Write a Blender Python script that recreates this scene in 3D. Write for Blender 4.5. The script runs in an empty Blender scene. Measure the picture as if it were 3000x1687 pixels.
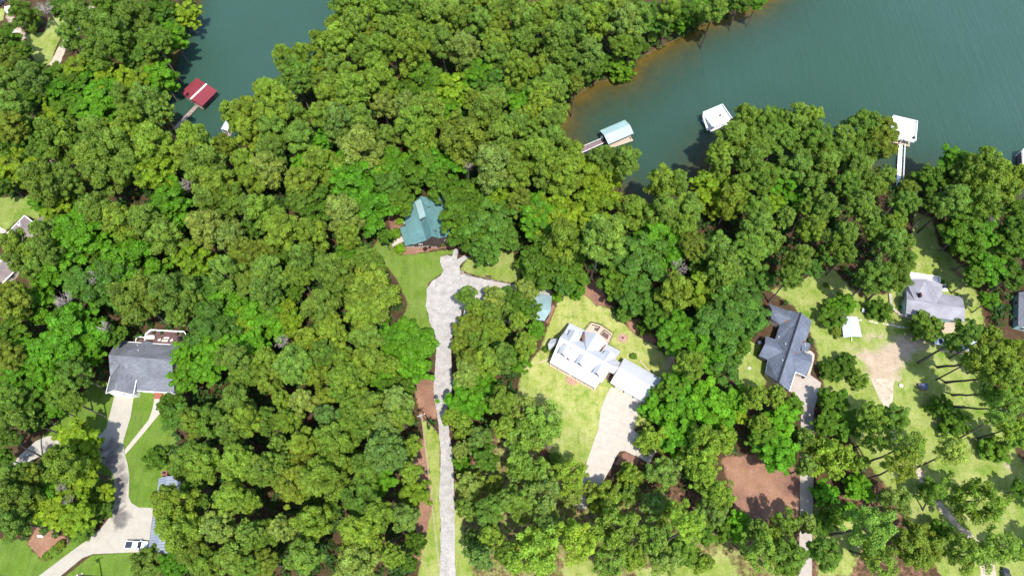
import bpy, math, random
import numpy as np
from mathutils import Vector, Matrix
random.seed(7); rng = np.random.default_rng(7)
S = bpy.context.scene; COL = S.collection
R = math.radians
# ------------------------------------------------------------------ camera
H, F, TH = 190.0, 2000.0, math.atan(926 / 2000)
cd = bpy.data.cameras.new('camera'); cam = bpy.data.objects.new('camera', cd); COL.objects.link(cam)
cam.location = (0, 0, H); cam.rotation_euler = (TH, 0, 0)
cd.sensor_width = 36; cd.lens = 24; cd.clip_start = 1; cd.clip_end = 5000
S.camera = cam
ST, CT = math.sin(TH), math.cos(TH)
WL = -1.2                                             # water level
def ray(p):
    a, b = (p[0] - 1500) / F, -(p[1] - 843.5) / F
    return Vector((a, ST + b * CT, -CT + b * ST))
def W(p, z=0.0):                                      # survey: photo point at height z -> metres
    d = ray(p); t = (z - H) / d.z
    return Vector((d.x * t, d.y * t, z))
def proj(v):
    y, z = v[1], v[2] - H
    dep = y * ST - z * CT; up = y * CT + z * ST
    return (1500 + F * v[0] / dep, 843.5 - F * up / dep)
def plane(a, b, c):
    n = (b - a).cross(c - a).normalized(); return n, n.dot(a)
def hit(p, pl):
    d = ray(p); o = Vector((0, 0, H)); t = (pl[1] - pl[0].dot(o)) / pl[0].dot(d)
    return o + d * t
def zoom(ox, oy, s):
    return lambda x, y: (ox + s * x, oy + s * y)
FQ = zoom(0, 0, 1.1646)
# ------------------------------------------------------------------ materials
def mat(name, col=(.5, .5, .5), rough=.7, var=.12, scale=3.0, spec=.3, metal=0.0, bump=0.0, bscale=None, stretch=None, col2=None, uv=False):
    m = bpy.data.materials.new(name); m.use_nodes = True
    nt = m.node_tree; N = nt.nodes; L = nt.links; b = N['Principled BSDF']
    b.inputs['Roughness'].default_value = rough; b.inputs['Specular IOR Level'].default_value = spec; b.inputs['Metallic'].default_value = metal
    tc = N.new('ShaderNodeTexCoord'); src = tc.outputs['UV' if uv else 'Object']
    if stretch:
        mp = N.new('ShaderNodeMapping'); mp.inputs['Scale'].default_value = stretch; L.new(src, mp.inputs[0]); src = mp.outputs[0]
    no = N.new('ShaderNodeTexNoise'); no.inputs['Scale'].default_value = scale; no.inputs['Detail'].default_value = 6; no.inputs['Roughness'].default_value = .65
    L.new(src, no.inputs[0])
    mr = N.new('ShaderNodeMapRange'); mr.inputs[1].default_value = .3; mr.inputs[2].default_value = .7; L.new(no.outputs[0], mr.inputs[0])
    mx = N.new('ShaderNodeMix'); mx.data_type = 'RGBA'
    c2 = col2 or tuple(c * (1 - 2 * var) for c in col)
    mx.inputs[6].default_value = (*c2, 1); mx.inputs[7].default_value = (*[min(1, c * (1 + var)) for c in col], 1)
    L.new(mr.outputs[0], mx.inputs[0]); L.new(mx.outputs[2], b.inputs['Base Color'])
    if bump:
        n2 = N.new('ShaderNodeTexNoise'); n2.inputs['Scale'].default_value = bscale or scale * 3; n2.inputs['Detail'].default_value = 3; L.new(src, n2.inputs[0])
        bp = N.new('ShaderNodeBump'); bp.inputs['Strength'].default_value = bump; bp.inputs['Distance'].default_value = .1
        L.new(n2.outputs[0], bp.inputs['Height']); L.new(bp.outputs[0], b.inputs['Normal'])
    return m
def seam_mat(name, col, rough=.45, metal=.0, pitch=.5, var=.06, seam=.75, spec=.4):
    """standing-seam metal roof: ribs run down the slope (UV in metres, u along the eave)"""
    m = mat(name, col, rough, var, .35, spec, metal, uv=True); nt = m.node_tree; N = nt.nodes; L = nt.links; b = N['Principled BSDF']
    tc = N.new('ShaderNodeTexCoord'); sp = N.new('ShaderNodeSeparateXYZ'); L.new(tc.outputs['UV'], sp.inputs[0])
    d = N.new('ShaderNodeMath'); d.operation = 'DIVIDE'; d.inputs[1].default_value = pitch; L.new(sp.outputs[0], d.inputs[0])
    f = N.new('ShaderNodeMath'); f.operation = 'FRACT'; L.new(d.outputs[0], f.inputs[0])
    g = N.new('ShaderNodeMath'); g.operation = 'LESS_THAN'; g.inputs[1].default_value = .2; L.new(f.outputs[0], g.inputs[0])
    old = b.inputs['Base Color'].links[0].from_socket
    mx = N.new('ShaderNodeMix'); mx.data_type = 'RGBA'; mx.blend_type = 'MULTIPLY'; mx.inputs[7].default_value = (seam, seam, seam, 1)
    L.new(g.outputs[0], mx.inputs[0]); L.new(old, mx.inputs[6]); L.new(mx.outputs[2], b.inputs['Base Color'])
    bp = N.new('ShaderNodeBump'); bp.inputs['Strength'].default_value = .5; bp.inputs['Distance'].default_value = .04
    L.new(g.outputs[0], bp.inputs['Height']); L.new(bp.outputs[0], b.inputs['Normal'])
    return m
def shingle_mat(name, col, var=.2):
    m = mat(name, col, .9, var, 1.6, .15, uv=True, stretch=(.45, 2.6, 1), bump=.3, bscale=4)
    nt = m.node_tree; N = nt.nodes; L = nt.links; b = N['Principled BSDF']
    tc = N.new('ShaderNodeTexCoord'); n = N.new('ShaderNodeTexNoise'); n.inputs['Scale'].default_value = .22; n.inputs['Detail'].default_value = 5; L.new(tc.outputs['UV'], n.inputs[0])
    mr = N.new('ShaderNodeMapRange'); mr.inputs[1].default_value = .35; mr.inputs[2].default_value = .65; mr.inputs[3].default_value = .8; mr.inputs[4].default_value = 1.15; L.new(n.outputs[0], mr.inputs[0])
    old = b.inputs['Base Color'].links[0].from_socket
    mx = N.new('ShaderNodeVectorMath'); mx.operation = 'MULTIPLY'; L.new(old, mx.inputs[0])
    L.new(mr.outputs[0], mx.inputs[1]); L.new(mx.outputs[0], b.inputs['Base Color'])
    return m
M = {}
def mk(k, *a, **kw): M[k] = mat(k, *a, **kw)
mk('white_paint', (.8, .8, .79), .5, .04, 1.5)
mk('white_deck', (.84, .83, .81), .55, .05, 1.2, stretch=(1, 1, 1))
mk('cream_siding', (.55, .5, .42), .7, .06, 2)
mk('brown_siding', (.075, .05, .05), .8, .15, 2, stretch=(1, 1, 8))
mk('teal_siding', (.28, .42, .43), .7, .1, 2, stretch=(1, 1, 8))
mk('beige_siding', (.42, .36, .28), .75, .1, 2, stretch=(1, 1, 8))
mk('dark_and_shaded_siding', (.06, .06, .065), .8, .1, 2, stretch=(1, 1, 8))
mk('brick', (.34, .12, .085), .85, .25, 6, bump=.4)
mk('pale_brick', (.4, .24, .17), .85, .3, 4, bump=.4)
mk('stone', (.42, .36, .3), .9, .35, 2.5, bump=.6)
mk('glass', (.03, .04, .05), .12, .1, 1, .6)
mk('black', (.02, .02, .022), .5, .1, 3)
mk('tyre', (.015, .015, .016), .9, .1, 5)
mk('chrome', (.5, .5, .52), .3, .05, 3, .5, .8)
mk('car_white', (.82, .83, .85), .25, .02, 1, .5)
mk('car_dark', (.03, .035, .05), .25, .02, 1, .5)
mk('wood_grey', (.3, .245, .22), .85, .25, 1.5, stretch=(1, 1, 1), bump=.3)
mk('wood_brown', (.13, .085, .08), .85, .3, 2.5, bump=.3)
mk('wood_tan', (.48, .37, .28), .8, .15, 2, bump=.3)
mk('deck_maroon', (.115, .06, .062), .75, .2, 1.8, bump=.3)
mk('deck_plum', (.22, .15, .165), .75, .2, 1.8, bump=.3)
mk('galv', (.5, .52, .55), .4, .1, 2, .5, .5)
mk('cushion', (.6, .54, .46), .9, .1, 4)
mk('red_plastic', (.6, .02, .03), .4, .05, 2)
mk('plant_green', (.03, .09, .02), .8, .4, 5)
mk('tarp_blue', (.09, .11, .17), .6, .25, 2, bump=.4)
mk('bark_pine', (.085, .068, .062), .95, .35, 1.2, stretch=(3, 3, .6), bump=.6)
mk('bark_grey', (.14, .12, .1), .95, .35, 1.2, stretch=(3, 3, .6), bump=.6)
mk('dead_wood', (.36, .31, .29), .9, .2, 2)
mk('pole_wood', (.1, .075, .06), .9, .2, 2)
mk('wire', (.55, .47, .3), .6, .05, 2)
mk('leaf_litter', (.2, .085, .05), .95, .3, 4)
mk('stone_white', (.62, .58, .5), .85, .15, 3, bump=.4)
M['roof_white'] = seam_mat('roof_white', (.47, .485, .515), .5, .0, .5, .05, .88)
M['roof_teal'] = seam_mat('roof_teal', (.11, .225, .23), .5, .0, .4, .12, .86)
M['roof_pale_teal'] = seam_mat('roof_pale_teal', (.3, .43, .42), .45, .0, .45, .05, .92)
M['roof_blue_grey'] = seam_mat('roof_blue_grey', (.25, .285, .34), .45, .0, .7, .1, .6)
M['roof_barn'] = seam_mat('roof_barn', (.24, .35, .37), .5, .0, .5, .1, .9)
M['roof_red'] = seam_mat('roof_red', (.2, .03, .04), .5, .0, .35, .08, .8)
M['roof_carport'] = seam_mat('roof_carport', (.4, .425, .49), .4, .0, .4, .04, .92)
M['shingle_dark'] = shingle_mat('shingle_dark', (.16, .17, .195), .24)
M['shingle_blue'] = shingle_mat('shingle_blue', (.135, .155, .2), .2)
M['shingle_pale'] = shingle_mat('shingle_pale', (.26, .255, .29), .06)
M['shingle_taupe'] = shingle_mat('shingle_taupe', (.24, .2, .19), .12)
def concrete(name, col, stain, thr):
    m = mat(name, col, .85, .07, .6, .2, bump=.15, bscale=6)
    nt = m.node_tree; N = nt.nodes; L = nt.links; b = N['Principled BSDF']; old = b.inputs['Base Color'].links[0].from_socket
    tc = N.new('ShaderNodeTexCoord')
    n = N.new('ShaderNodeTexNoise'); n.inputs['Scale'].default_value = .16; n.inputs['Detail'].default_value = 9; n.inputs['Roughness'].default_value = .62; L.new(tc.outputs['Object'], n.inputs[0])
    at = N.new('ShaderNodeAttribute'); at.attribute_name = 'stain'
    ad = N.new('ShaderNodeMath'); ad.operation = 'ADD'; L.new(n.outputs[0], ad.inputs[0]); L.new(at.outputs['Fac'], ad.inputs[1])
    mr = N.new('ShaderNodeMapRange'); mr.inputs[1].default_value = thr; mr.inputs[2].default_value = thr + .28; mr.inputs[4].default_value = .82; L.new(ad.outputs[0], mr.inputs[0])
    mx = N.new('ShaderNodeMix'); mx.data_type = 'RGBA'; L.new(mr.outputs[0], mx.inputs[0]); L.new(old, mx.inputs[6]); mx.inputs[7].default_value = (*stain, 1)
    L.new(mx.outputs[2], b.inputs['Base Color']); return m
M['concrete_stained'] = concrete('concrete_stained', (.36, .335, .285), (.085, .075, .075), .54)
M['concrete_clean'] = concrete('concrete_clean', (.41, .365, .315), (.28, .235, .19), .58)
M['concrete_worn'] = concrete('concrete_worn', (.36, .315, .275), (.18, .145, .125), .5)
def gravel(name, c1, c2):
    m = mat(name, c1, .95, .1, .55, .1, bump=.5, bscale=9, col2=c2)
    nt = m.node_tree; N = nt.nodes; L = nt.links; b = N['Principled BSDF']; old = b.inputs['Base Color'].links[0].from_socket
    tc = N.new('ShaderNodeTexCoord'); n = N.new('ShaderNodeTexNoise'); n.inputs['Scale'].default_value = 2.2; n.inputs['Detail'].default_value = 4; L.new(tc.outputs['Object'], n.inputs[0])
    mr = N.new('ShaderNodeMapRange'); mr.inputs[1].default_value = .3; mr.inputs[2].default_value = .7; mr.inputs[3].default_value = .88; mr.inputs[4].default_value = 1.1; L.new(n.outputs[0], mr.inputs[0])
    mx = N.new('ShaderNodeVectorMath'); mx.operation = 'MULTIPLY'; L.new(old, mx.inputs[0]); L.new(mr.outputs[0], mx.inputs[1]); L.new(mx.outputs[0], b.inputs['Base Color'])
    return m
M['gravel'] = gravel('gravel', (.37, .352, .335), (.26, .243, .232))
M['sand_track'] = gravel('sand_track', (.46, .39, .31), (.3, .24, .17))
# ------------------------------------------------------------------ mesh helpers
class MB:
    def __init__(s): s.v = []; s.f = []; s.uv = {}
    def add(s, vs, fs):
        o = len(s.v); s.v += [Vector(v) for v in vs]; s.f += [tuple(i + o for i in f) for f in fs]; return s
    def box(s, c, size, rot=0.0, taper=1.0):
        x, y, z = [k / 2 for k in size]; ca, sa = math.cos(rot), math.sin(rot); vs = []
        for dz, t in ((-z, 1), (z, taper)):
            for dx, dy in ((-x, -y), (x, -y), (x, y), (-x, y)):
                dx *= t; dy *= t; vs.append((c[0] + dx * ca - dy * sa, c[1] + dx * sa + dy * ca, c[2] + dz))
        return s.add(vs, [(3, 2, 1, 0), (4, 5, 6, 7), (0, 1, 5, 4), (1, 2, 6, 5), (2, 3, 7, 6), (3, 0, 4, 7)])
    def beam(s, a, b, w, h):                               # rectangular bar from a to b
        a, b = Vector(a), Vector(b); d = (b - a).normalized()
        side = d.cross(Vector((0, 0, 1)))
        side = side.normalized() if side.length > 1e-4 else Vector((1, 0, 0))
        up = side.cross(d).normalized(); vs = []
        for p in (a, b):
            for q, r in ((-1, -1), (1, -1), (1, 1), (-1, 1)): vs.append(p + side * (q * w / 2) + up * (r * h / 2))
        return s.add(vs, [(3, 2, 1, 0), (4, 5, 6, 7), (0, 1, 5, 4), (1, 2, 6, 5), (2, 3, 7, 6), (3, 0, 4, 7)])
    def tube(s, pts, rad, n=8):
        pts = [Vector(p) for p in pts]; vs = []; fs = []
        for i, p in enumerate(pts):
            d = (pts[min(i + 1, len(pts) - 1)] - pts[max(i - 1, 0)]).normalized()
            u = d.orthogonal().normalized(); w = d.cross(u); r = rad[i] if isinstance(rad, (list, tuple)) else rad
            for k in range(n): a = 2 * math.pi * k / n; vs.append(p + u * (r * math.cos(a)) + w * (r * math.sin(a)))
        for i in range(len(pts) - 1):
            for k in range(n): fs.append((i * n + k, i * n + (k + 1) % n, (i + 1) * n + (k + 1) % n, (i + 1) * n + k))
        fs.append(tuple(range(n - 1, -1, -1))); fs.append(tuple(range((len(pts) - 1) * n, len(pts) * n)))
        return s.add(vs, fs)
    def prism(s, poly, z0, z1):                            # poly: xy(z) points
        n = len(poly); vs = [(p[0], p[1], z0) for p in poly] + [(p[0], p[1], z1) for p in poly]
        return s.add(vs, [tuple(range(n - 1, -1, -1)), tuple(range(n, 2 * n))] + [(i, (i + 1) % n, n + (i + 1) % n, n + i) for i in range(n)])
    def slab(s, poly, t):                                  # sloping polygon with thickness t downwards
        n = len(poly); vs = [Vector(p) for p in poly] + [Vector(p) - Vector((0, 0, t)) for p in poly]
        return s.add(vs, [tuple(range(n)), tuple(range(2 * n - 1, n - 1, -1))] + [(i, n + i, n + (i + 1) % n, (i + 1) % n) for i in range(n)])
    def shell(s, verts, faces, t=.18):                     # roof: shared verts, skirt only on the boundary
        o = len(s.v); n = len(verts); s.v += [Vector(v) for v in verts] + [Vector(v) - Vector((0, 0, t)) for v in verts]
        cnt = {}
        for f in faces:
            s.f.append(tuple(o + i for i in f)); s.f.append(tuple(o + n + i for i in reversed(f)))
            for a, b in zip(f, f[1:] + f[:1]): cnt.setdefault(frozenset((a, b)), []).append((a, b))
        for k, e in cnt.items():
            if len(e) == 1: a, b = e[0]; s.f.append((o + b, o + a, o + n + a, o + n + b))
        return s
def link(o): COL.objects.link(o); return o
def tag(o, label=None, cat=None, group=None, kind=None):
    for k, v in (('label', label), ('category', cat), ('group', group), ('kind', kind)):
        if v: o[k] = v
    return o
def empty(name, loc, label, cat, group=None, rz=0):
    o = link(bpy.data.objects.new(name, None)); o.empty_display_size = .5
    o.location = loc; o.rotation_euler = (0, 0, rz); return tag(o, label, cat, group)
def obj(name, mb, material, parent=None, smooth=False, origin=None, uv=False):
    """one mesh object; world coordinates in mb are made relative to the parent (an unrotated Empty) or to origin"""
    off = Vector((0, 0, 0))
    if origin is not None: off = Vector(origin)
    p = parent
    while p is not None: off = off + Vector(p.location); p = p.parent
    me = bpy.data.meshes.new(name); me.from_pydata([tuple(v - off) for v in mb.v], [], mb.f); me.update()
    if uv:
        ul = me.uv_layers.new(name='UVMap')
        for pl in me.polygons:
            n = Vector(pl.normal); e = Vector((0, 0, 1)).cross(n)
            e = e.normalized() if e.length > .02 else Vector((1, 0, 0)); d = n.cross(e)
            for li in pl.loop_indices:
                v = me.vertices[me.loops[li].vertex_index].co; ul.data[li].uv = (v.dot(e), v.dot(d))
    if smooth:
        for pl in me.polygons: pl.use_smooth = True
    me.materials.append(M[material] if isinstance(material, str) else material)
    o = link(bpy.data.objects.new(name, me))
    if parent is not None: o.parent = parent
    if origin is not None: o.location = origin
    return o
def copy_tree(o, parent=None):
    c = o.copy(); COL.objects.link(c)
    if parent is not None: c.parent = parent
    for ch in list(o.children): copy_tree(ch, c)
    return c
def seg_dist(P, poly, closed=True):
    d = np.full(len(P), 1e9); n = len(poly)
    for i in range(n if closed else n - 1):
        a = np.array(poly[i][:2], float); b = np.array(poly[(i + 1) % n][:2], float); ab = b - a
        t = np.clip(((P - a) @ ab) / max(ab @ ab, 1e-9), 0, 1)
        q = P - a - t[:, None] * ab; d = np.minimum(d, np.hypot(q[:, 0], q[:, 1]))
    return d
def inside(P, poly):
    r = np.zeros(len(P), bool); n = len(poly); x, y = P[:, 0], P[:, 1]
    for i in range(n):
        x1, y1 = poly[i][0], poly[i][1]; x2, y2 = poly[(i + 1) % n][0], poly[(i + 1) % n][1]
        if y1 == y2: continue
        c = ((y1 > y) != (y2 > y)) & (x < (x2 - x1) * (y - y1) / (y2 - y1) + x1); r ^= c
    return r
def sdf(P, poly):
    d = seg_dist(P, poly); return np.where(inside(P, poly), -d, d)
# ------------------------------------------------------------------ terrain, lake, roads
T = lambda i, j: zoom(750 * j, (0, 562, 1124)[i], .3886 if i == 2 else .3878)
def wp(q, pts, z=0.0): return [W(q(*p), z) for p in pts]
inlet = wp(FQ, [(600, -330), (530, -60), (496, 0), (480, 55), (450, 105), (432, 165), (416, 225), (408, 285), (426, 322), (455, 362), (520, 388), (585, 372), (640, 340), (690, 300),
    (722, 258), (785, 212), (845, 178), (872, 130), (885, 40), (905, -60), (990, -330)], WL)
lake = wp(FQ, [(2150, -420), (1990, -60), (1935, -6), (1895, 22), (1830, 47), (1765, 66), (1712, 96), (1650, 128), (1606, 152), (1583, 188), (1545, 204), (1505, 207), (1468, 232), (1430, 258), (1412, 300),
    (1400, 345), (1428, 395), (1475, 440), (1545, 500), (1610, 535), (1680, 540), (1735, 505), (1765, 465), (1792, 425), (1815, 400), (1870, 368), (1960, 360), (2050, 378), (2110, 402), (2170, 432),
    (2235, 462), (2300, 455), (2350, 462), (2430, 478), (2520, 508), (2620, 525), (3100, 560), (3900, 100), (3300, -420)], WL)
def shore(P): return np.minimum(sdf(P, inlet), sdf(P, lake))
def terrain(P):
    sd = shore(P); sl = np.where(P[:, 0] < -50, .34, np.where(P[:, 0] < 70, .075, .1))
    t = np.clip(sd / 6, 0, 1); land = WL + 1.2 * (t * t * (3 - 2 * t))
    return np.where(sd > 0, land, np.maximum(WL + sd * sl, -7)), sd
def axis(lo, hi, st, far, up=None):
    a = list(np.arange(lo, hi + .01, st)); s = st; x = lo; pre = []
    while x > -far: s *= 1.35; x -= s; pre.append(x)
    s = st; x = hi; post = []
    while x < (up or far): s *= 1.35; x += s; post.append(x)
    return np.array(pre[::-1] + a + post)
xs = axis(-206, 206, .8, 900); ys = axis(-4, 222, .8, 700, 1200)
nx, ny = len(xs), len(ys)
GX, GY = np.meshgrid(xs, ys); P2 = np.c_[GX.ravel(), GY.ravel()]
GZ, SD = terrain(P2)
LAWN = np.zeros(len(P2)); HUE = np.zeros(len(P2)); DIRT = np.zeros(len(P2)); STRAW = np.zeros(len(P2))
def paint(arr, poly, w=1.6, val=1.0, hue=None, erase=False):
    s = sdf(P2, poly); k = np.clip(.5 - s / w, 0, 1)
    if erase: arr *= 1 - k * val; return
    np.maximum(arr, k * val, out=arr)
    if hue is not None: np.copyto(HUE, np.where(s < w * 2, hue, HUE))
PX = lambda pts: [W(p) for p in pts]
t11, t12, t13, t14 = T(0, 0), T(0, 1), T(0, 2), T(0, 3)
t21, t22, t23, t24 = T(1, 0), T(1, 1), T(1, 2), T(1, 3)
t31, t32, t33, t34 = T(2, 0), T(2, 1), T(2, 2), T(2, 3)
lawns = [
 (wp(t31, [(300, 420), (380, 330), (480, 230), (560, 120), (650, 40), (720, -30), (860, -10), (1250, 60), (1300, 200), (1340, 400), (1330, 640), (1200, 800), (1170, 940), (860, 1010), (700, 900), (560, 480)]), .12, 1.2),
 (wp(t31, [(-60, 1165), (210, 1180), (330, 1345), (545, 1175), (680, 1160), (300, 1449), (240, 1500), (-60, 1500)]), .12, .8),
 (wp(t31, [(700, 1283), (1110, 1268), (1200, 1300), (1120, 1480), (440, 1490)]), .12, .8),
 (wp(t22, [(1010, 310), (1020, 380), (1050, 450), (1090, 474), (1200, 468), (1490, 432), (1510, 470), (1405, 480), (1420, 600), (1300, 690), (1290, 900), (1340, 1060), (1090, 1000), (1150, 850), (1060, 650), (950, 520), (850, 470), (940, 340)]), .2, 1.4),
 (PX([(1347, 791), (1370, 755), (1420, 730), (1500, 735), (1530, 780), (1522, 815), (1500, 830), (1400, 808)]), .42, 2),
 (PX([(1622, 905), (1645, 868), (1715, 858), (1775, 895), (1825, 945), (1920, 1010), (1975, 1070), (1985, 1130), (1945, 1180), (1900, 1210), (1880, 1245), (1850, 1262), (1760, 1300), (1705, 1372), (1640, 1375), (1600, 1300), (1560, 1220), (1512, 1160), (1530, 1090), (1585, 1020)]), .8, 2.4),
 (PX([(2255, 850), (2310, 835), (2370, 810), (2440, 788), (2520, 870), (2600, 860), (2660, 800), (2672, 700), (2680, 622), (2728, 640), (2750, 720), (2830, 790), (2870, 880), (2885, 960), (2880, 1090), (2955, 1200), (2960, 1300), (3040, 1420), (3040, 1720), (2780, 1720), (2700, 1600), (2640, 1470), (2560, 1380), (2450, 1230), (2435, 1190), (2400, 1090), (2390, 1000), (2330, 900)]), .55, 3),
 (wp(t23, [(1690, 1150), (1800, 1125), (1934, 1190), (1960, 1330), (1900, 1480), (1720, 1480)]), .55, 2),
 (wp(t32, [(1255, 270), (1330, 310), (1385, 390), (1392, 900), (1390, 1480), (1215, 1480), (1270, 1200), (1335, 900), (1290, 560)]), .6, 2),
 (wp(t32, [(1492, 850), (1560, 1080), (1640, 1480), (1495, 1480)]), .6, 2),
 (wp(t33, [(390, 1330), (620, 1330), (640, 1480), (400, 1480)]), .75, 2), (wp(t33, [(930, 1380), (1480, 1360), (1560, 1230), (1700, 1400), (1720, 1500), (930, 1500)]), .75, 3),
 (wp(t11, [(370, 140), (500, 100), (490, 220), (430, 340), (370, 500), (300, 500), (180, 340), (215, 250), (330, 250)]), .55, 1.5),
 (wp(t11, [(0, 60), (40, 80), (20, 160), (-60, 160)]), .7, 1.5),
 (wp(t21, [(-60, 60), (40, 40), (250, 30), (340, 120), (290, 220), (190, 170), (20, 310), (-60, 330)]), .4, 2),
 (PX([(1300, 1420), (1480, 1230), (1560, 1270), (1640, 1380), (1700, 1400), (1760, 1480), (1850, 1400), (1960, 1420), (2050, 1500), (2200, 1530), (2330, 1540), (2340, 1720), (1310, 1720)]), .6, 6),
 (wp(t34, [(330, 900), (560, 900), (760, 1100), (620, 1449), (380, 1449)]), .7, 4),
]
for poly, hue, w in lawns: paint(LAWN, poly, w, .48 if w == 6 else 1, hue)
# pale bare earth
for poly, v, w in [(wp(t24, [(600, 1180), (800, 1180), (1000, 1080), (1240, 1090), (1240, 1160), (1090, 1240), (1030, 1330), (960, 1460), (790, 1460), (700, 1270)]), .9, 5), (wp(t24, [(640, 1040), (1000, 1050), (1000, 1130), (650, 1180)]), .5, 5),
                   (wp(t11, [(30, 110), (95, 110), (150, 200), (210, 260), (170, 330), (90, 220)]), .8, 2), (wp(t11, [(320, 1200), (480, 1185), (590, 1265), (380, 1290)]), .7, 2),
                   (wp(t33, [(1180, 560), (1290, 590), (1250, 700), (1190, 640)]), .5, 2), (wp(t34, [(1740, 580), (1830, 580), (1840, 660), (1770, 670)]), .6, 2),
                   (wp(t23, [(1140, 1230), (1230, 1220), (1230, 1330), (1160, 1340)]), .7, 2)]:
    paint(DIRT, poly, w, v)
paint(STRAW, PX([(1300, 1420), (1480, 1230), (1640, 1380), (1760, 1480), (1960, 1400), (2200, 1500), (2600, 1400), (2760, 1720), (1310, 1720)]), 4, .42)
# pine straw beds that cut into the lawns
for poly, w in [(wp(t31, [(285, 1070), (420, 1120), (530, 1180), (330, 1335), (205, 1205)]), 1.3), (wp(t22, [(1000, 170), (1090, 150), (1110, 260), (1020, 300)]), 1.5), (wp(zoom(1120, 550, .1587), [(235, 1130), (330, 1245), (560, 1230), (1080, 1120), (1350, 1120), (1350, 1040), (440, 1075)]), .6),
                (wp(t23, [(480, 790), (560, 680), (660, 640), (720, 860), (640, 860), (560, 780)]), 2), (wp(t23, [(860, 990), (960, 960), (1090, 1130), (1070, 1150), (930, 1080)]), 2), (wp(t23, [(245, 970), (310, 850), (330, 860), (270, 1000)]), 1),
                (wp(t33, [(1580, 560), (1934, 520), (2168, 620), (2168, 960), (1934, 1040), (1700, 1010), (1650, 800)]), 3), (wp(t24, [(1340, 540), (1430, 590), (1500, 660), (1450, 650)]), 2), (wp(t33, [(760, 610), (850, 510), (960, 560), (940, 610)]), 2)]:
    paint(LAWN, poly, w, 1, erase=True); paint(STRAW, poly, w, 1)
paint(STRAW, wp(t32, [(1170, -60), (1340, -60), (1345, 120), (1370, 260), (1250, 270), (1230, 200)]), 1.5, 1); paint(STRAW, wp(t32, [(1470, -80), (1530, -60), (1480, 80)]), 1, 1)
paint(STRAW, wp(t32, [(1180, 420), (1270, 420), (1310, 620), (1360, 760), (1365, 900), (1340, 1060), (1300, 1200), (1240, 1330), (1190, 1300), (1200, 1100)]), 3, 1)
LAWN *= (SD > 1.5)
def ground_material():
    m = bpy.data.materials.new('ground'); m.use_nodes = True; nt = m.node_tree; N = nt.nodes; L = nt.links; b = N['Principled BSDF']
    b.inputs['Roughness'].default_value = .95; b.inputs['Specular IOR Level'].default_value = .1
    tc = N.new('ShaderNodeTexCoord')
    def noise(sc, det=6, ro=.6, st=None, dist=0):
        src = tc.outputs['Object']
        if st: mp = N.new('ShaderNodeMapping'); mp.inputs['Scale'].default_value = st[:3]; mp.inputs['Rotation'].default_value = (0, 0, st[3]); L.new(src, mp.inputs[0]); src = mp.outputs[0]
        n = N.new('ShaderNodeTexNoise'); n.inputs['Scale'].default_value = sc; n.inputs['Detail'].default_value = det; n.inputs['Roughness'].default_value = ro; n.inputs['Distortion'].default_value = dist; L.new(src, n.inputs[0]); return n.outputs[0]
    def rng_(s, a, b_, c=0, d=1):
        r = N.new('ShaderNodeMapRange'); r.inputs[1].default_value = a; r.inputs[2].default_value = b_; r.inputs[3].default_value = c; r.inputs[4].default_value = d; L.new(s, r.inputs[0]); return r.outputs[0]
    def mix(f, a, c, mode='MIX'):
        x = N.new('ShaderNodeMix'); x.data_type = 'RGBA'; x.blend_type = mode
        for s, v in ((0, f), (6, a), (7, c)):
            if isinstance(v, tuple): x.inputs[s].default_value = (*v, 1)
            elif isinstance(v, (int, float)): x.inputs[s].default_value = v
            else: L.new(v, x.inputs[s])
        return x.outputs[2]
    def math_(op, a, c):
        x = N.new('ShaderNodeMath'); x.operation = op
        for s, v in ((0, a), (1, c)):
            if isinstance(v, (int, float)): x.inputs[s].default_value = v
            else: L.new(v, x.inputs[s])
        return x.outputs[0]
    def att(n): a = N.new('ShaderNodeAttribute'); a.attribute_name = n; return a.outputs['Fac']
    big, mid, fine = noise(.06), noise(.35), noise(2.2, 5, .7)
    floor = mix(rng_(mid, .35, .65), (.085, .044, .028), (.05, .03, .018)); floor = mix(rng_(noise(.9), .5, .7), floor, (.06, .075, .02))
    straw = mix(rng_(mid, .3, .7), (.29, .165, .11), (.22, .115, .072)); straw = mix(rng_(noise(.11, 7, .65), .45, .68), straw, (.16, .085, .065)); straw = mix(rng_(noise(.8, 8, .75), .58, .72), straw, (.36, .24, .15)); straw = mix(rng_(noise(.4, 8, .7), .6, .72), straw, (.13, .16, .03))
    st_ = rng_(math_('ADD', att('straw'), math_('MULTIPLY', math_('SUBTRACT', noise(.55, 7, .7), .5), 1.1)), .35, .6)
    base = mix(st_, floor, straw)
    # grass: deep green to dry yellow
    deep = mix(rng_(noise(.25), .35, .65), (.088, .168, .016), (.06, .128, .012))
    dry = mix(rng_(noise(.2, 8, .65), .35, .65), (.44, .42, .17), (.25, .3, .055)); dry = mix(rng_(noise(.13, 6), .55, .72), dry, (.11, .22, .014)); dry = mix(rng_(noise(.3, 7), .6, .76), dry, (.32, .27, .12)); dry = mix(rng_(noise(.4, 8, .72), .54, .72), dry, (.13, .215, .022))
    grass = mix(att('hue'), deep, dry)
    grass = mix(.5, grass, mix(rng_(noise(.8, 5, .7, (1, .12, 1, .35)), .3, .7, .55, 1.35), (0, 0, 0), grass))
    la = rng_(math_('ADD', att('lawn'), math_('MULTIPLY', math_('SUBTRACT', noise(.7), .5), .9)), .38, .62)
    base = mix(la, base, grass)
    di = rng_(math_('ADD', att('dirt'), math_('MULTIPLY', math_('SUBTRACT', noise(.45, 8, .7), .5), 1.5)), .35, .75)
    base = mix(di, base, mix(rng_(mid, .3, .7), (.44, .35, .26), (.29, .225, .155)))
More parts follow.
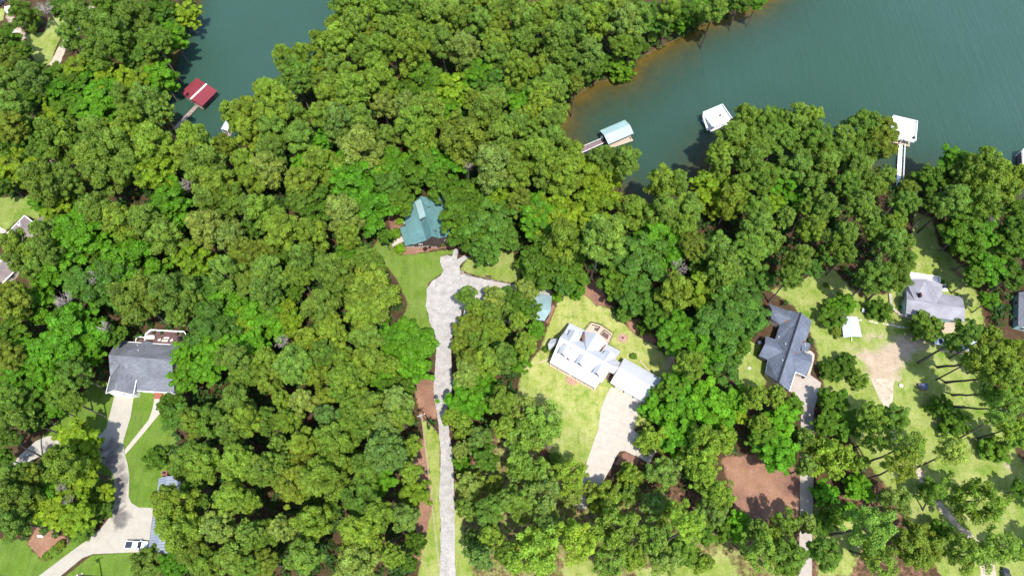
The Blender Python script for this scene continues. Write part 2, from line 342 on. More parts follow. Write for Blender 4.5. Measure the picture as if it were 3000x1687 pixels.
    sand = mix(rng_(mid, .3, .7), (.19, .16, .05), (.09, .08, .025)); base = mix(att('bank'), base, sand)
    sc = rng_(fine, .25, .75, .7, 1.25)
    fin = N.new('ShaderNodeVectorMath'); fin.operation = 'MULTIPLY'; L.new(base, fin.inputs[0]); L.new(sc, fin.inputs[1])
    L.new(fin.outputs[0], b.inputs['Base Color'])
    bp = N.new('ShaderNodeBump'); bp.inputs['Strength'].default_value = .5; bp.inputs['Distance'].default_value = .25; L.new(fine, bp.inputs['Height']); L.new(bp.outputs[0], b.inputs['Normal'])
    return m
GM = ground_material()
BANK = np.clip(.5 - (SD - .1) / 1.4, 0, 1)
idx = np.arange(nx * ny).reshape(ny, nx)
QUADS = np.c_[idx[:-1, :-1].ravel(), idx[:-1, 1:].ravel(), idx[1:, 1:].ravel(), idx[1:, :-1].ravel()]
def grid_obj(name, quads, z, material, atts, kind='structure', smooth=True):
    used, inv = np.unique(quads, return_inverse=True); inv = inv.reshape(-1, 4)
    co = np.c_[P2[used], z[used]].astype(np.float32)
    me = bpy.data.meshes.new(name); me.vertices.add(len(co)); me.vertices.foreach_set('co', co.ravel())
    me.loops.add(len(inv) * 4); me.loops.foreach_set('vertex_index', inv.ravel().astype(np.int32))
    me.polygons.add(len(inv)); me.polygons.foreach_set('loop_start', np.arange(0, len(inv) * 4, 4, dtype=np.int32)); me.polygons.foreach_set('loop_total', np.full(len(inv), 4, np.int32))
    for k, a in atts.items(): at = me.attributes.new(k, 'FLOAT', 'POINT'); at.data.foreach_set('value', a[used].astype(np.float32))
    me.update(calc_edges=True); me.polygons.foreach_set('use_smooth', np.full(len(inv), smooth)); me.materials.append(material)
    o = link(bpy.data.objects.new(name, me)); o['kind'] = kind; return o
ATT = {'lawn': LAWN, 'hue': HUE, 'dirt': DIRT, 'straw': STRAW, 'bank': BANK}
grid_obj('ground', QUADS, GZ, GM, ATT)
lq = LAWN[QUADS].mean(1) > .25
grid_obj('lawn', QUADS[lq], GZ + .008, GM, ATT)
# water
def water_material():
    m = bpy.data.materials.new('lake_water'); m.use_nodes = True; nt = m.node_tree; N = nt.nodes; L = nt.links; b = N['Principled BSDF']; out = N['Material Output']
    b.inputs['Roughness'].default_value = .2; b.inputs['IOR'].default_value = 1.33; b.inputs['Specular IOR Level'].default_value = .5
    tc = N.new('ShaderNodeTexCoord')
    def noise(sc, st=(1, 1, 1), rot=0, det=4, ro=.6):
        mp = N.new('ShaderNodeMapping'); mp.inputs['Scale'].default_value = st; mp.inputs['Rotation'].default_value = (0, 0, rot); L.new(tc.outputs['Object'], mp.inputs[0])
        n = N.new('ShaderNodeTexNoise'); n.inputs['Scale'].default_value = sc; n.inputs['Detail'].default_value = det; n.inputs['Roughness'].default_value = ro; L.new(mp.outputs[0], n.inputs[0]); return n.outputs[0]
    n1 = noise(.02, det=3); mr = N.new('ShaderNodeMapRange'); mr.inputs[1].default_value = .35; mr.inputs[2].default_value = .65; L.new(n1, mr.inputs[0])
    mx = N.new('ShaderNodeMix'); mx.data_type = 'RGBA'; mx.inputs[6].default_value = (.026, .064, .043, 1); mx.inputs[7].default_value = (.03, .069, .052, 1); L.new(mr.outputs[0], mx.inputs[0]); L.new(mx.outputs[2], b.inputs['Base Color'])
    fine = noise(.55, (1, .4, 1), R(-25), 7, .75); streak = noise(.3, (2.4, .1, 1), R(30), 5, .65)
    ad = N.new('ShaderNodeMath'); ad.operation = 'ADD'; L.new(fine, ad.inputs[0]); L.new(streak, ad.inputs[1])
    bp = N.new('ShaderNodeBump'); bp.inputs['Strength'].default_value = .5; bp.inputs['Distance'].default_value = .5; L.new(ad.outputs[0], bp.inputs['Height']); L.new(bp.outputs[0], b.inputs['Normal'])
    tr = N.new('ShaderNodeBsdfTransparent'); tr.inputs[0].default_value = (.9, .74, .34, 1)
    at = N.new('ShaderNodeAttribute'); at.attribute_name = 'depth'
    dm = N.new('ShaderNodeMath'); dm.operation = 'MULTIPLY'; dm.inputs[1].default_value = -1.15; L.new(at.outputs['Fac'], dm.inputs[0])
    ex = N.new('ShaderNodeMath'); ex.operation = 'EXPONENT'; L.new(dm.outputs[0], ex.inputs[0])
    mul = N.new('ShaderNodeMath'); mul.operation = 'MULTIPLY'; mul.inputs[1].default_value = .85; L.new(ex.outputs[0], mul.inputs[0])
    ms = N.new('ShaderNodeMixShader'); L.new(mul.outputs[0], ms.inputs[0]); L.new(b.outputs[0], ms.inputs[1]); L.new(tr.outputs[0], ms.inputs[2]); L.new(ms.outputs[0], out.inputs[0])
    return m
wq = SD[QUADS].min(1) < .6
grid_obj('lake_water', QUADS[wq], np.full(len(P2), WL), water_material(), {'depth': np.clip(WL - GZ, 0, 9)})
# roads
FOOT = []                                                # polygons where no tree may stand
def densify(poly, step, jag, seed):
    r = random.Random(seed); out = []; n = len(poly)
    for i in range(n):
        a, b = Vector(poly[i]), Vector(poly[(i + 1) % n]); k = max(1, int((b - a).length / step)); d = (b - a); nn = Vector((-d.y, d.x, 0)).normalized()
        for j in range(k): out.append(a + d * (j / k) + nn * (r.uniform(-jag, jag) if j else r.uniform(-jag, jag) * .5))
    return out
import bmesh
def sheet(name, poly, z, material, jag=0.0, thick=0.0, stain=None, step=1.2):
    pl = densify(poly, step, jag, len(name)) if jag else poly
    bm = bmesh.new(); vs = [bm.verts.new((p[0], p[1], z)) for p in pl]; f = bm.faces.new(vs)
    if f.normal.z < 0: f.normal_flip()
    if thick:
        r = bmesh.ops.extrude_face_region(bm, geom=[f]); 
        for v in r['geom']:
            if isinstance(v, bmesh.types.BMVert): v.co.z -= thick
    bmesh.ops.triangulate(bm, faces=[f for f in bm.faces if len(f.verts) > 4])
    if stain:
        for _ in range(4): bmesh.ops.subdivide_edges(bm, edges=[e for e in bm.edges if e.calc_length() > 2.2], cuts=1)
    me = bpy.data.meshes.new(name); bm.to_mesh(me); bm.free(); me.materials.append(M[material])
    if stain:
        C = np.array([v.co[:2] for v in me.vertices]); a = np.full(len(C), -.3)
        for poly2, v, w in stain: a = np.maximum(a, -.3 + (v + .3) * np.clip(.5 - sdf(C, poly2) / w, 0, 1))
        at = me.attributes.new('stain', 'FLOAT', 'POINT'); at.data.foreach_set('value', a.astype(np.float32))
    o = link(bpy.data.objects.new(name, me)); o['kind'] = 'structure'; FOOT.append([(p[0], p[1]) for p in poly]); return o
px = lambda q, pts: [q(*p) for p in pts]
left_e = px(t32, [(1388, 1520), (1390, 1300), (1392, 1100), (1384, 800), (1390, 500), (1376, 300), (1352, 150), (1338, 0)]) + px(t22, [(1352, 1330), (1362, 1200), (1355, 1090), (1312, 980), (1283, 860), (1290, 740), (1330, 672), (1395, 632), (1415, 590), (1390, 530), (1393, 492), (1440, 477), (1480, 488), (1503, 425), (1532, 440), (1518, 510), (1570, 480), (1605, 490), (1535, 560), (1545, 605), (1640, 638), (1934, 692)]) + px(t23, [(60, 705), (290, 745), (330, 760), (300, 800), (120, 800), (40, 900)])
right_e = px(t22, [(1934, 1000), (1800, 960), (1640, 930), (1545, 965), (1505, 1020), (1480, 1110), (1476, 1250), (1482, 1449)]) + px(t32, [(1470, 80), (1440, 200), (1450, 320), (1475, 480), (1487, 650), (1490, 800), (1496, 1000), (1500, 1300), (1502, 1520)])
sheet('gravel_road', [W(p) for p in left_e + right_e], .03, 'gravel', .16)
sheet('parking_pad', wp(t22, [(1775, 685), (1872, 697), (1866, 742), (1768, 722)]), .06, 'concrete_worn', 0, .1)
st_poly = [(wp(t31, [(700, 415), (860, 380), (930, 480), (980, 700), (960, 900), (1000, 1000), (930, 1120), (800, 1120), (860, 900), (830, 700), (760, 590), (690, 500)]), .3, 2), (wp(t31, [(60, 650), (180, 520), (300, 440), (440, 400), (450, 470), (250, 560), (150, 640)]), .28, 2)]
drive = px(t31, [(240, 1500), (290, 1449), (480, 1305), (650, 1180), (760, 1090), (830, 1000), (866, 880), (857, 700), (832, 645), (772, 592), (700, 545), (600, 500), (450, 490), (370, 510), (280, 555), (190, 612), (60, 710), (-60, 780), (-60, 690), (60, 610), (130, 560), (180, 512), (270, 432), (350, 396), (440, 387), (560, 400), (640, 415), (705, 413), (760, 380), (802, 330), (836, 200), (862, 95), (1008, 98), (985, 250), (930, 430), (935, 510), (962, 600), (976, 700), (970, 850), (990, 895), (1045, 930), (1160, 934), (1116, 1264), (700, 1281), (620, 1312), (440, 1460), (400, 1500)])
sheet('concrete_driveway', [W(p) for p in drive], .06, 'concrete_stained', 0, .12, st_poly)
sheet('front_path', wp(t31, [(1165, 112), (1232, 115), (1212, 215), (1080, 375), (944, 535), (938, 500), (1122, 270), (1150, 190)]), .05, 'concrete_clean', 0, .1)
d3 = wp(t33, [(745, 22), (990, 150), (932, 270), (917, 345), (1000, 425), (1092, 500), (1036, 602), (960, 558), (850, 504), (812, 508), (785, 545), (742, 640), (682, 740), (610, 870), (540, 952), (452, 905), (505, 830), (542, 650), (598, 490), (652, 340), (668, 200), (700, 110)])
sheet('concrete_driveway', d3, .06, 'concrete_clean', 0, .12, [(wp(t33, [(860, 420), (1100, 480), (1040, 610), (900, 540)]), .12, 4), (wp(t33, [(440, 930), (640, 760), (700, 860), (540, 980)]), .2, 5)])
jl = MB()                                                # tooled joints across the slab
for a, b in [((690, 130), (960, 240)), ((668, 240), (920, 330)), ((652, 345), (900, 420)), ((625, 430), (850, 505)), ((592, 510), (785, 560)), ((560, 610), (740, 650)), ((735, 375), (715, 465)), ((890, 370), (845, 500)), ((870, 100), (780, 420))]:
    jl.beam(W(t33(*a), .055), W(t33(*b), .055), .05, .022)
obj('driveway_joints', jl, 'wood_grey')['kind'] = 'structure'
z4 = zoom(2190, 860, .207)
d4 = [W(z4(*p)) for p in [(585, 1385), (660, 1180), (690, 1105), (830, 1165), (885, 1148), (1045, 1262), (1000, 1449)]] + wp(t34, [(392, 20), (370, 110), (345, 200), (342, 400), (345, 650), (337, 1000), (330, 1250), (330, 1500), (228, 1500), (235, 1250), (241, 930), (241, 620), (246, 340), (252, 130), (165, 55)])
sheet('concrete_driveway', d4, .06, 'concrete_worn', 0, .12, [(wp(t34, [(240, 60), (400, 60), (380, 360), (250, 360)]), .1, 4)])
sheet('curb_path', [W(z4(*p)) for p in [(780, 805), (850, 798), (905, 815), (948, 860), (945, 920), (885, 1148), (835, 1160), (905, 985), (915, 890), (880, 850), (800, 830)]], .05, 'concrete_clean', 0, .1)
sheet('sand_track', wp(t34, [(775, -40), (950, -40), (945, 80), (945, 170), (985, 350), (1030, 500), (1145, 640), (1300, 880), (1430, 1040), (1590, 1180), (1700, 1310), (1730, 1520), (1590, 1520), (1600, 1330), (1530, 1190), (1380, 1050), (1240, 890), (1110, 680), (980, 500), (930, 350), (880, 170), (840, 120)]), .03, 'sand_track', .3)
sheet('sand_track', wp(t11, [(370, 492), (410, 420), (440, 365), (500, 270), (600, 160), (690, 20), (720, -40), (770, -40), (720, 60), (640, 180), (560, 270), (500, 370), (455, 480), (440, 520)]), .03, 'sand_track', .2)
# ------------------------------------------------------------------ houses
def offset_loop(loop, d):
    n = len(loop); A = sum(loop[i].x * loop[(i + 1) % n].y - loop[(i + 1) % n].x * loop[i].y for i in range(n)); s = 1 if A > 0 else -1; out = []
    for i in range(n):
        p, a, b = loop[i], loop[i - 1], loop[(i + 1) % n]
        e1 = Vector((p.x - a.x, p.y - a.y)).normalized(); e2 = Vector((b.x - p.x, b.y - p.y)).normalized()
        n1 = Vector((-e1.y, e1.x)) * s; n2 = Vector((-e2.y, e2.x)) * s; m = n1 + n2
        m = n1 if m.length < .3 else m * (1 / max(.45, m.dot(n1)))
        out.append(Vector((p.x + m.x * d, p.y + m.y * d, p.z)))
    return out, s
def walls(root, verts, faces, loop, material, inset=.4, drop=.2, trim=None, doors=(), wins=True, z0=-.15, win_z=1.5, foot=True, base=None):
    """walls under a roof: its outline drawn in by the eaves and taken down to the ground, with windows let in"""
    L3, s = offset_loop([verts[k] for k in loop], inset)
    mb = MB(); n = len(L3)
    top = [Vector((p.x, p.y, p.z - drop)) for p in L3]; vs = [Vector((p.x, p.y, z0)) for p in L3] + top
    mb.add(vs, [(i, (i + 1) % n, n + (i + 1) % n, n + i) for i in range(n)])
    obj('wall', mb, material, root)
    if base:
        b = MB(); LB, _ = offset_loop([verts[k] for k in loop], inset - .06)
        b.add([Vector((p.x, p.y, z0)) for p in LB] + [Vector((p.x, p.y, base[1])) for p in LB] + [Vector((p.x, p.y, base[1])) for p in L3], [(i, (i + 1) % n, n + (i + 1) % n, n + i) for i in range(n)] + [(n + i, n + (i + 1) % n, 2 * n + (i + 1) % n, 2 * n + i) for i in range(n)])
        obj('foundation', b, base[0], root)
    if foot: FOOT.append([(p.x, p.y) for p in L3])
    if not wins: return L3, s
    for i in range(n):
        a, b = L3[i], L3[(i + 1) % n]; d = Vector((b.x - a.x, b.y - a.y, 0)); ln = d.length
        if ln < 3: continue
        d /= ln; nn = Vector((d.y, -d.x, 0)) * s; zt = min(a.z, b.z) - drop
        k = max(1, int(ln / 3.6)); dr = [t for e, t in doors if e == i]
        for j in range(k):
            t = (j + .5) / k
            if any(abs(t - q) * ln < 2.2 for q in dr): continue
            if zt < win_z + .9: continue
            c = a + d * (t * ln); rot = math.atan2(d.y, d.x)
            f = MB(); f.box((c.x + nn.x * .02, c.y + nn.y * .02, win_z), (1.15, .1, 1.45), rot); fo = obj('window', f, 'white_paint', root)
            g = MB()
            for sx in (-.27, .27): g.box((c.x + nn.x * .07 + d.x * sx, c.y + nn.y * .07 + d.y * sx, win_z), (.46, .05, 1.25), rot)
            obj('pane', g, 'glass', fo)
        for q in dr:
            c = a + d * (q * ln); rot = math.atan2(d.y, d.x)
            f = MB(); f.box((c.x + nn.x * .03, c.y + nn.y * .03, 1.02), (1.05, .1, 2.1), rot); fo = obj('door', f, 'white_paint', root)
            g = MB(); g.box((c.x + nn.x * .1 + d.x * .35, c.y + nn.y * .1 + d.y * .35, 1.0), (.08, .06, .14), rot); obj('handle', g, 'chrome', fo)
    return L3, s
def roof(root, name, V, faces, material, t=.2):
    names = sorted({k for f in faces for k in f}); ix = {k: i for i, k in enumerate(names)}
    fs = []
    for f in faces:
        ids = [ix[k] for k in f]; p = [V[k] for k in f]
        A = sum(p[i].x * p[(i + 1) % len(p)].y - p[(i + 1) % len(p)].x * p[i].y for i in range(len(p)))
        fs.append(tuple(ids if A > 0 else ids[::-1]))
    mb = MB(); mb.shell([V[k] for k in names], fs, t); return obj(name, mb, material, root, uv=True)
def rail(root, pts, h=1.0, name='railing', material='white_paint', post=1.6, w=.09, mid=2, closed=False):
    mb = MB(); P = [Vector(p) for p in pts]; P = P + [P[0]] if closed else P
    for a, b in zip(P, P[1:]):
        d = b - a; k = max(1, round(d.length / post))
        for j in range(k + 1):
            q = a + d * (j / k); mb.box((q.x, q.y, q.z + h / 2), (w, w, h))
        for m_ in range(mid + 1):
            z = h - m_ * h / (mid + 1); mb.beam(a + Vector((0, 0, z)), b + Vector((0, 0, z)), w * (1.4 if m_ == 0 else .7), .06)
    return obj(name, mb, material, root)
def centre(pts): return sum((Vector(p) for p in pts), Vector()) / len(pts)
def base_of(pts): c = centre(pts); return Vector((c.x, c.y, 0))
# ---- dark grey shingled house, lower left
Q = zoom(290, 940, .1794)
V = {'A': W(Q(155, 553), 7), 'B': W(Q(1190, 640), 7), 'C': W(Q(1235, 1175), 2.9)}
pf = plane(V['A'], V['B'], V['C'])
for k, p in (('H', (183, 905)), ('G0', (360, 680)), ('E', (612, 965)), ('D', (620, 1140))): V[k] = hit(Q(*p), pf)
V['G1'] = W(Q(240, 1135), V['G0'].z)
V['GL'] = hit(Q(110, 1185), plane(V['G0'], V['G1'], V['H'])); V['GR'] = hit(Q(560, 1208), plane(V['G0'], V['G1'], V['E']))
V['BL'] = W(Q(290, 330), 3.3); V['BR'] = W(Q(1400, 400), 3.3)
pb = plane(V['A'], V['B'], V['BL'])
hA = empty('shingled_house', base_of([V['A'], V['B'], V['C']]), 'dark grey shingled house with a maroon deck behind it and a street-side gabled garage', 'house')
roof(hA, 'roof', V, [('A', 'H', 'G0', 'E', 'D', 'C', 'B'), ('G0', 'G1', 'GL', 'H'), ('G0', 'E', 'GR', 'G1'), ('A', 'B', 'BR', 'BL')], 'shingle_dark')
LW, sg = walls(hA, V, None, ['H', 'GL', 'G1', 'GR', 'E', 'D', 'C', 'B', 'BR', 'BL', 'A'], 'white_paint', .35, doors=((5, .3),))
for nm, P in (('b', [(690, 350), (742, 322), (860, 343), (905, 400), (770, 500)]), ('c', [(1140, 395), (1215, 350), (1340, 355), (1385, 400), (1265, 510)])):
    VV = {str(i): (W(Q(*p), 3.35) if i < 4 else hit(Q(*p), pb) + Vector((0, 0, .15))) for i, p in enumerate(P)}
    roof(hA, 'bay_roof', VV, [('4', '0', '1'), ('4', '1', '2'), ('4', '2', '3')], 'shingle_dark')
    mb = MB(); mb.prism([VV['0'], VV['1'], VV['2'], VV['3']], 0, 3.1); obj('bay_wall', mb, 'white_paint', hA)
gu = MB()
for a, b in (('D', 'C'), ('GL', 'G1'), ('G1', 'GR'), ('E', 'GR')): gu.beam(V[a] + Vector((0, 0, -.05)), V[b] + Vector((0, 0, -.05)), .16, .2)
gu.beam(V['BL'], V['BR'], .16, .16); gu.beam(V['H'], V['GL'], .12, .16)
obj('fascia_trim', gu, 'white_paint', hA)
a, b = LW[1], LW[3]; d = (b - a); d.z = 0; d.normalize(); nn = Vector((d.y, -d.x, 0)); nn = nn if nn.y < 0 else -nn; c = (a + b) / 2
mb = MB(); mb.box((c.x + nn.x * .05, c.y + nn.y * .05, 1.15), (4.9, .1, 2.3), math.atan2(d.y, d.x)); gd = obj('garage_door', mb, 'white_deck', hA)
mb = MB(); mb.box((c.x + nn.x * .12, c.y + nn.y * .12, 3.2), (.5, .2, .25)); obj('flood_lamp', mb, 'white_paint', hA)
for p in ((652, 485), (640, 400)): q = hit(Q(*p), pb); mb = MB(); mb.tube([q, q + Vector((0, 0, .6))], .1); obj('vent_pipe', mb, 'white_paint', hA)
mb = MB()
for i in range(4): mb.prism([W(Q(*p), 0) for p in ((905 + i * 6, 1270 - i * 22), (1050, 1272 - i * 22), (1048, 1165), (905 + i * 6, 1165))], -.05 if i == 0 else .2 * i, .2 * (i + 1))
obj('brick_steps', mb, 'brick', hA)
# deck
dz = 2.6
dk = [W(Q(*p), dz) for p in [(785, 225), (866, 160), (1408, 190), (1465, 268), (1430, 395), (1370, 420), (900, 440), (770, 330)]]
mb = MB(); mb.prism(dk, dz - .25, dz); obj('deck', mb, 'deck_maroon', hA)
for p in dk: mb = MB(); mb.box((p.x, p.y, dz / 2 - .15), (.2, .2, dz - .2)); obj('deck_post', mb, 'wood_brown', hA)
rail(hA, [dk[7], dk[0], dk[1], dk[2], dk[3], dk[4]], .95, w=.16, mid=3)
l2 = [W(Q(*p), 1.6) for p in [(640, 268), (772, 285), (765, 345), (625, 345)]]
mb = MB(); mb.prism(l2, 1.35, 1.6)
for i in range(6): q = W(Q(610 - i * 10, 300), 1.4 - i * .22); mb.box(q, (.35, 1.1, .06))
obj('landing', mb, 'deck_maroon', hA); rail(hA, [l2[3], l2[0], l2[1]], .95, w=.14)
def on_deck(x, y, z=dz): return W(Q(x, y), z + .004)
def chair(loc, rz, label, group='cushioned patio chairs on the deck'):
    r = empty('patio_chair', loc, label, 'chair', group, rz)
    def part(n, m, *bx):
        mb = MB()
        for c, s in bx: mb.box(Vector(c) + Vector(loc), s)
        return obj(n, mb, m, r)
    part('seat', 'cushion', ((0, 0, .42), (.66, .66, .16))); part('backrest', 'cushion', ((0, .34, .72), (.66, .16, .62)))
    part('armrest', 'white_paint', ((-.38, 0, .6), (.07, .7, .06)), ((-.38, -.3, .45), (.07, .07, .3))); part('armrest', 'white_paint', ((.38, 0, .6), (.07, .7, .06)), ((.38, -.3, .45), (.07, .07, .3)))
    for sx in (-.3, .3):
        for sy in (-.3, .3): part('leg', 'white_paint', ((sx, sy, .17), (.07, .07, .34)))
    return r
c0 = chair(on_deck(1000, 318), R(-150), 'leftmost of the four cushioned white chairs on the maroon deck')
for x, y, rz, lb in ((1066, 332, 170, 'second from left of the four cushioned chairs on the maroon deck'), (1118, 332, 190, 'third from left of the four cushioned chairs on the maroon deck'), (1200, 325, 215, 'rightmost of the four cushioned white chairs, nearest the black grill')):
    c = copy_tree(c0); c.location = on_deck(x, y); c.rotation_euler.z = R(rz); c['label'] = lb
p = on_deck(845, 283); r = empty('patio_sofa', p, 'white patio loveseat in the left corner of the maroon deck', 'sofa')
mb = MB(); mb.box(p + Vector((0, 0, .4)), (2.6, .8, .2)); obj('seat', mb, 'cushion', r)
mb = MB(); mb.box(p + Vector((0, .45, .65)), (2.6, .2, .75)); obj('backrest', mb, 'white_paint', r)
mb = MB(); mb.box(p + Vector((0, -1.1, .35)), (1.5, .6, .08)); [mb.box(p + Vector((sx, -1.1, .17)), (.08, .5, .3)) for sx in (-.65, .65)]; t = obj('coffee_table', mb, 'black', None); tag(t, 'dark low table in front of the deck loveseat', 'table')
p = on_deck(1115, 285); r = empty('patio_bench', p, 'white bench along the middle of the maroon deck', 'bench')
mb = MB(); mb.box(p + Vector((0, 0, .42)), (1.6, .5, .1)); obj('seat', mb, 'cushion', r)
for sx in (-.65, .65): mb = MB(); mb.box(p + Vector((sx, 0, .19)), (.1, .45, .37)); obj('leg', mb, 'white_paint', r)
p = on_deck(1345, 310); r = empty('patio_umbrella', p, 'closed black patio umbrella and base at the right of the maroon deck', 'umbrella')
mb = MB(); mb.tube([p, p + Vector((0, 0, 2.1))], .04); obj('pole', mb, 'black', r)
mb = MB(); mb.tube([p + Vector((0, 0, .9)), p + Vector((0, 0, 1.7)), p + Vector((0, 0, 2.15))], [.75, .5, .05], 10); obj('canopy', mb, 'black', r)
mb = MB(); mb.tube([p, p + Vector((0, 0, .12))], .4, 12); obj('base', mb, 'black', r)
for x, y, lb in ((912, 200, 'potted plant by the left rear corner of the maroon deck'), (1040, 205, 'potted plant at the middle of the deck rear railing'), (1280, 222, 'potted plant right of centre along the deck rear railing'), (1388, 225, 'potted plant in the far right corner of the maroon deck')):
    p = on_deck(x, y); r = empty('potted_plant', p, lb, 'plant', 'potted plants along the deck railing')
    mb = MB(); mb.tube([p, p + Vector((0, 0, .45))], [.2, .3], 10); obj('pot', mb, 'brick', r)
    mb = MB()
    for k in range(26): d = Vector((random.uniform(-1, 1), random.uniform(-1, 1), random.uniform(.2, 1.2))) * .55; mb.beam(p + Vector((0, 0, .4)), p + Vector((0, 0, .4)) + d, .16, .02)
    obj('foliage', mb, 'plant_green', r)
# ---- teal metal roofed cabin
Q = zoom(1120, 550, .1587)
V = {'R1': W(Q(712, 155), 8.2), 'R2': W(Q(920, 895), 8.2), 'K1': W(Q(597, 255), 5.2), 'K2': W(Q(812, 968), 5.2), 'L1': W(Q(365, 335), 3.2)}
pl = plane(V['K1'], V['K2'], V['L1'])
for k, p in (('L2', (438, 705)), ('M1', (322, 735)), ('M2', (425, 1078)), ('M3', (552, 1035)), ('M4', (560, 1052))): V[k] = hit(Q(*p), pl)
for k, p, z in (('S1', (868, 188), 6.2), ('S2', (1050, 928), 6.2), ('T1', (1130, 150), 3.2), ('T2', (1310, 890), 3.2)): V[k] = W(Q(*p), z)
hB = empty('cabin_house', base_of([V['L1'], V['M2'], V['T1'], V['T2']]), 'brown sided house under a dark teal metal roof at the end of the gravel road', 'house')
roof(hB, 'roof', V, [('R1', 'K1', 'K2', 'R2'), ('K1', 'L1', 'L2', 'M1', 'M2', 'M3', 'M4', 'K2'), ('R1', 'R2', 'S2', 'S1'), ('S1', 'S2', 'T2', 'T1')], 'roof_teal')
walls(hB, V, None, ['R1', 'K1', 'L1', 'L2', 'M1', 'M2', 'M3', 'M4', 'K2', 'R2', 'S2', 'T2', 'T1', 'S1'], 'brown_siding', .35, win_z=1.9, base=('stone', .9))
def dormer(root, pts, material, thick, wall):
    mb = MB(); mb.slab(pts, .15); o = obj('dormer', mb, material, root, uv=True)
    mb = MB(); q, _ = offset_loop([Vector(p) for p in pts], .12); q = [p - Vector((0, 0, .16)) for p in q]; mb.slab(q, thick); obj('cheek_wall', mb, wall, o); return o
def fixpar(o):                                            # children built in world space under a non-Empty parent
    return o
dormer(hB, [W(Q(600, 260), 6.6), W(Q(690, 580), 6.6), W(Q(805, 525), 8.3), W(Q(710, 205), 8.3)], 'roof_pale_teal', 1.6, 'brown_siding')
dormer(hB, [W(Q(760, 265), 8.0), W(Q(825, 355), 8.0), W(Q(895, 345), 7.2), W(Q(850, 240), 7.2)], 'roof_teal', 1.2, 'brown_siding')
dormer(hB, [W(Q(900, 690), 8.0), W(Q(940, 785), 8.0), W(Q(1010, 780), 7.2), W(Q(975, 680), 7.2)], 'roof_teal', 1.2, 'brown_siding')
mb = MB(); q = hit(Q(470, 552), pl); mb.tube([q, q + Vector((0, 0, .5))], .09); obj('vent_pipe', mb, 'white_paint', hB)
mb = MB(); mb.prism([W(Q(*p), .35) for p in ((165, 1000), (360, 895), (400, 985), (190, 1090))], -.1, .35); o = obj('entry_ramp', mb, 'concrete_clean', hB); rail(hB, [W(Q(200, 945), .35), W(Q(340, 878), .35)], .9, 'railing', 'wood_tan', mid=1)
mb = MB(); p = W(Q(410, 660)); mb.box(p + Vector((0, 0, .45)), (.95, .95, .9)); mb.tube([p + Vector((0, 0, .9)), p + Vector((0, 0, .96))], .35, 12); tag(obj('air_conditioner', mb, 'galv', None, origin=p), 'grey air conditioner unit beside the teal roofed house', 'air conditioner')
mb = MB(); p = W(Q(458, 680)); mb.box(p + Vector((0, 0, .3)), (.4, .5, .6)); mb.box(p + Vector((0, 0, .65)), (.5, .6, .08)); tag(obj('meter_box', mb, 'white_paint', None, origin=p), 'small white utility box right of the air conditioner', 'utility box')
fn = empty('wooden_fence', W(Q(1330, 980)), 'dark wooden fence at the right front corner of the teal roofed house', 'fence'); rail(fn, [W(Q(1055, 985)), W(Q(1320, 935)), W(Q(1352, 1075))], 1.1, 'panel', 'wood_brown', mid=4)
p = W(Q(1310, 1045)); r = empty('wheelbarrow', p, 'small red wheelbarrow inside the dark fence by the house', 'wheelbarrow')
mb = MB(); mb.box(p + Vector((0, 0, .5)), (.7, .9, .35), .3, 1.25); obj('tray', mb, 'red_plastic', r)
mb = MB(); mb.tube([p + Vector((-.06, .6, .2)), p + Vector((.06, .6, .2))], .2, 10); obj('wheel', mb, 'tyre', r)
mb = MB(); [mb.beam(p + Vector((s, .5, .25)), p + Vector((s, -.95, .6)), .06, .06) for s in (-.2, .2)]; obj('handle', mb, 'wood_tan', r)
mb = MB()
for k in range(14):
    t = k / 13; p = W(Q(600 + 450 * t, 1100 - 85 * t)); mb.box((p.x, p.y, .15), (.9, .6 + .3 * random.random(), .3 + .1 * random.random()), random.uniform(-.3, .3) + .2, .8)
tag(obj('stone_edging', mb, 'stone', None), 'low grey stone edging along the foot of the brown gable wall', 'stone edging')
# ---- white metal roofed house
Q = zoom(1580, 920, .1932)
V = {'Ra': W(Q(318, 343), 8), 'Rb': W(Q(1095, 775), 8), 'Ea': W(Q(155, 735), 3)}
ps = plane(V['Ra'], V['Rb'], V['Ea'])
for k, p in (('Eb', (850, 1125)), ('n1', (922, 1030)), ('n2', (948, 1042)), ('n3', (1052, 870))): V[k] = hit(Q(*p), ps)
V['N1'] = W(Q(378, 272), 5.5); V['N2'] = W(Q(1148, 688), 5.5); pn = plane(V['Ra'], V['Rb'], V['N1'])
hC = empty('metal_roof_house', base_of([V['Ra'], V['Rb'], V['Eb']]), 'large white metal roofed house with dormers and attached garage on a pale lawn', 'house')
roof(hC, 'roof', V, [('Ra', 'Ea', 'Eb', 'n1', 'n2', 'n3', 'Rb'), ('Ra', 'Rb', 'N2', 'N1')], 'roof_white')
walls(hC, V, None, ['Ra', 'Ea', 'Eb', 'n1', 'n2', 'n3', 'Rb', 'N2', 'N1'], 'beige_siding', .5, doors=((1, .45),))
V.update({'p1': W(Q(462, 135), 3.3), 'p2': W(Q(697, 248), 3.3), 'p3': W(Q(600, 398), 5.45), 'q1': W(Q(1020, 450), 3.3), 'q2': W(Q(1226, 560), 3.3), 'q4': W(Q(925, 590), 5.4)})
roof(hC, 'porch_roof', V, [('N1', 'p1', 'p2', 'p3')], 'roof_white'); roof(hC, 'porch_roof', V, [('q4', 'q1', 'q2', 'N2')], 'roof_white')
for a, b in (('p1', 'p2'), ('q1', 'q2')):
    for t in (.04, .5, .96): q = V[a].lerp(V[b], t); mb = MB(); mb.box((q.x * .999, q.y - .3, 1.5), (.2, .2, 3.0)); obj('porch_post', mb, 'white_paint', hC)
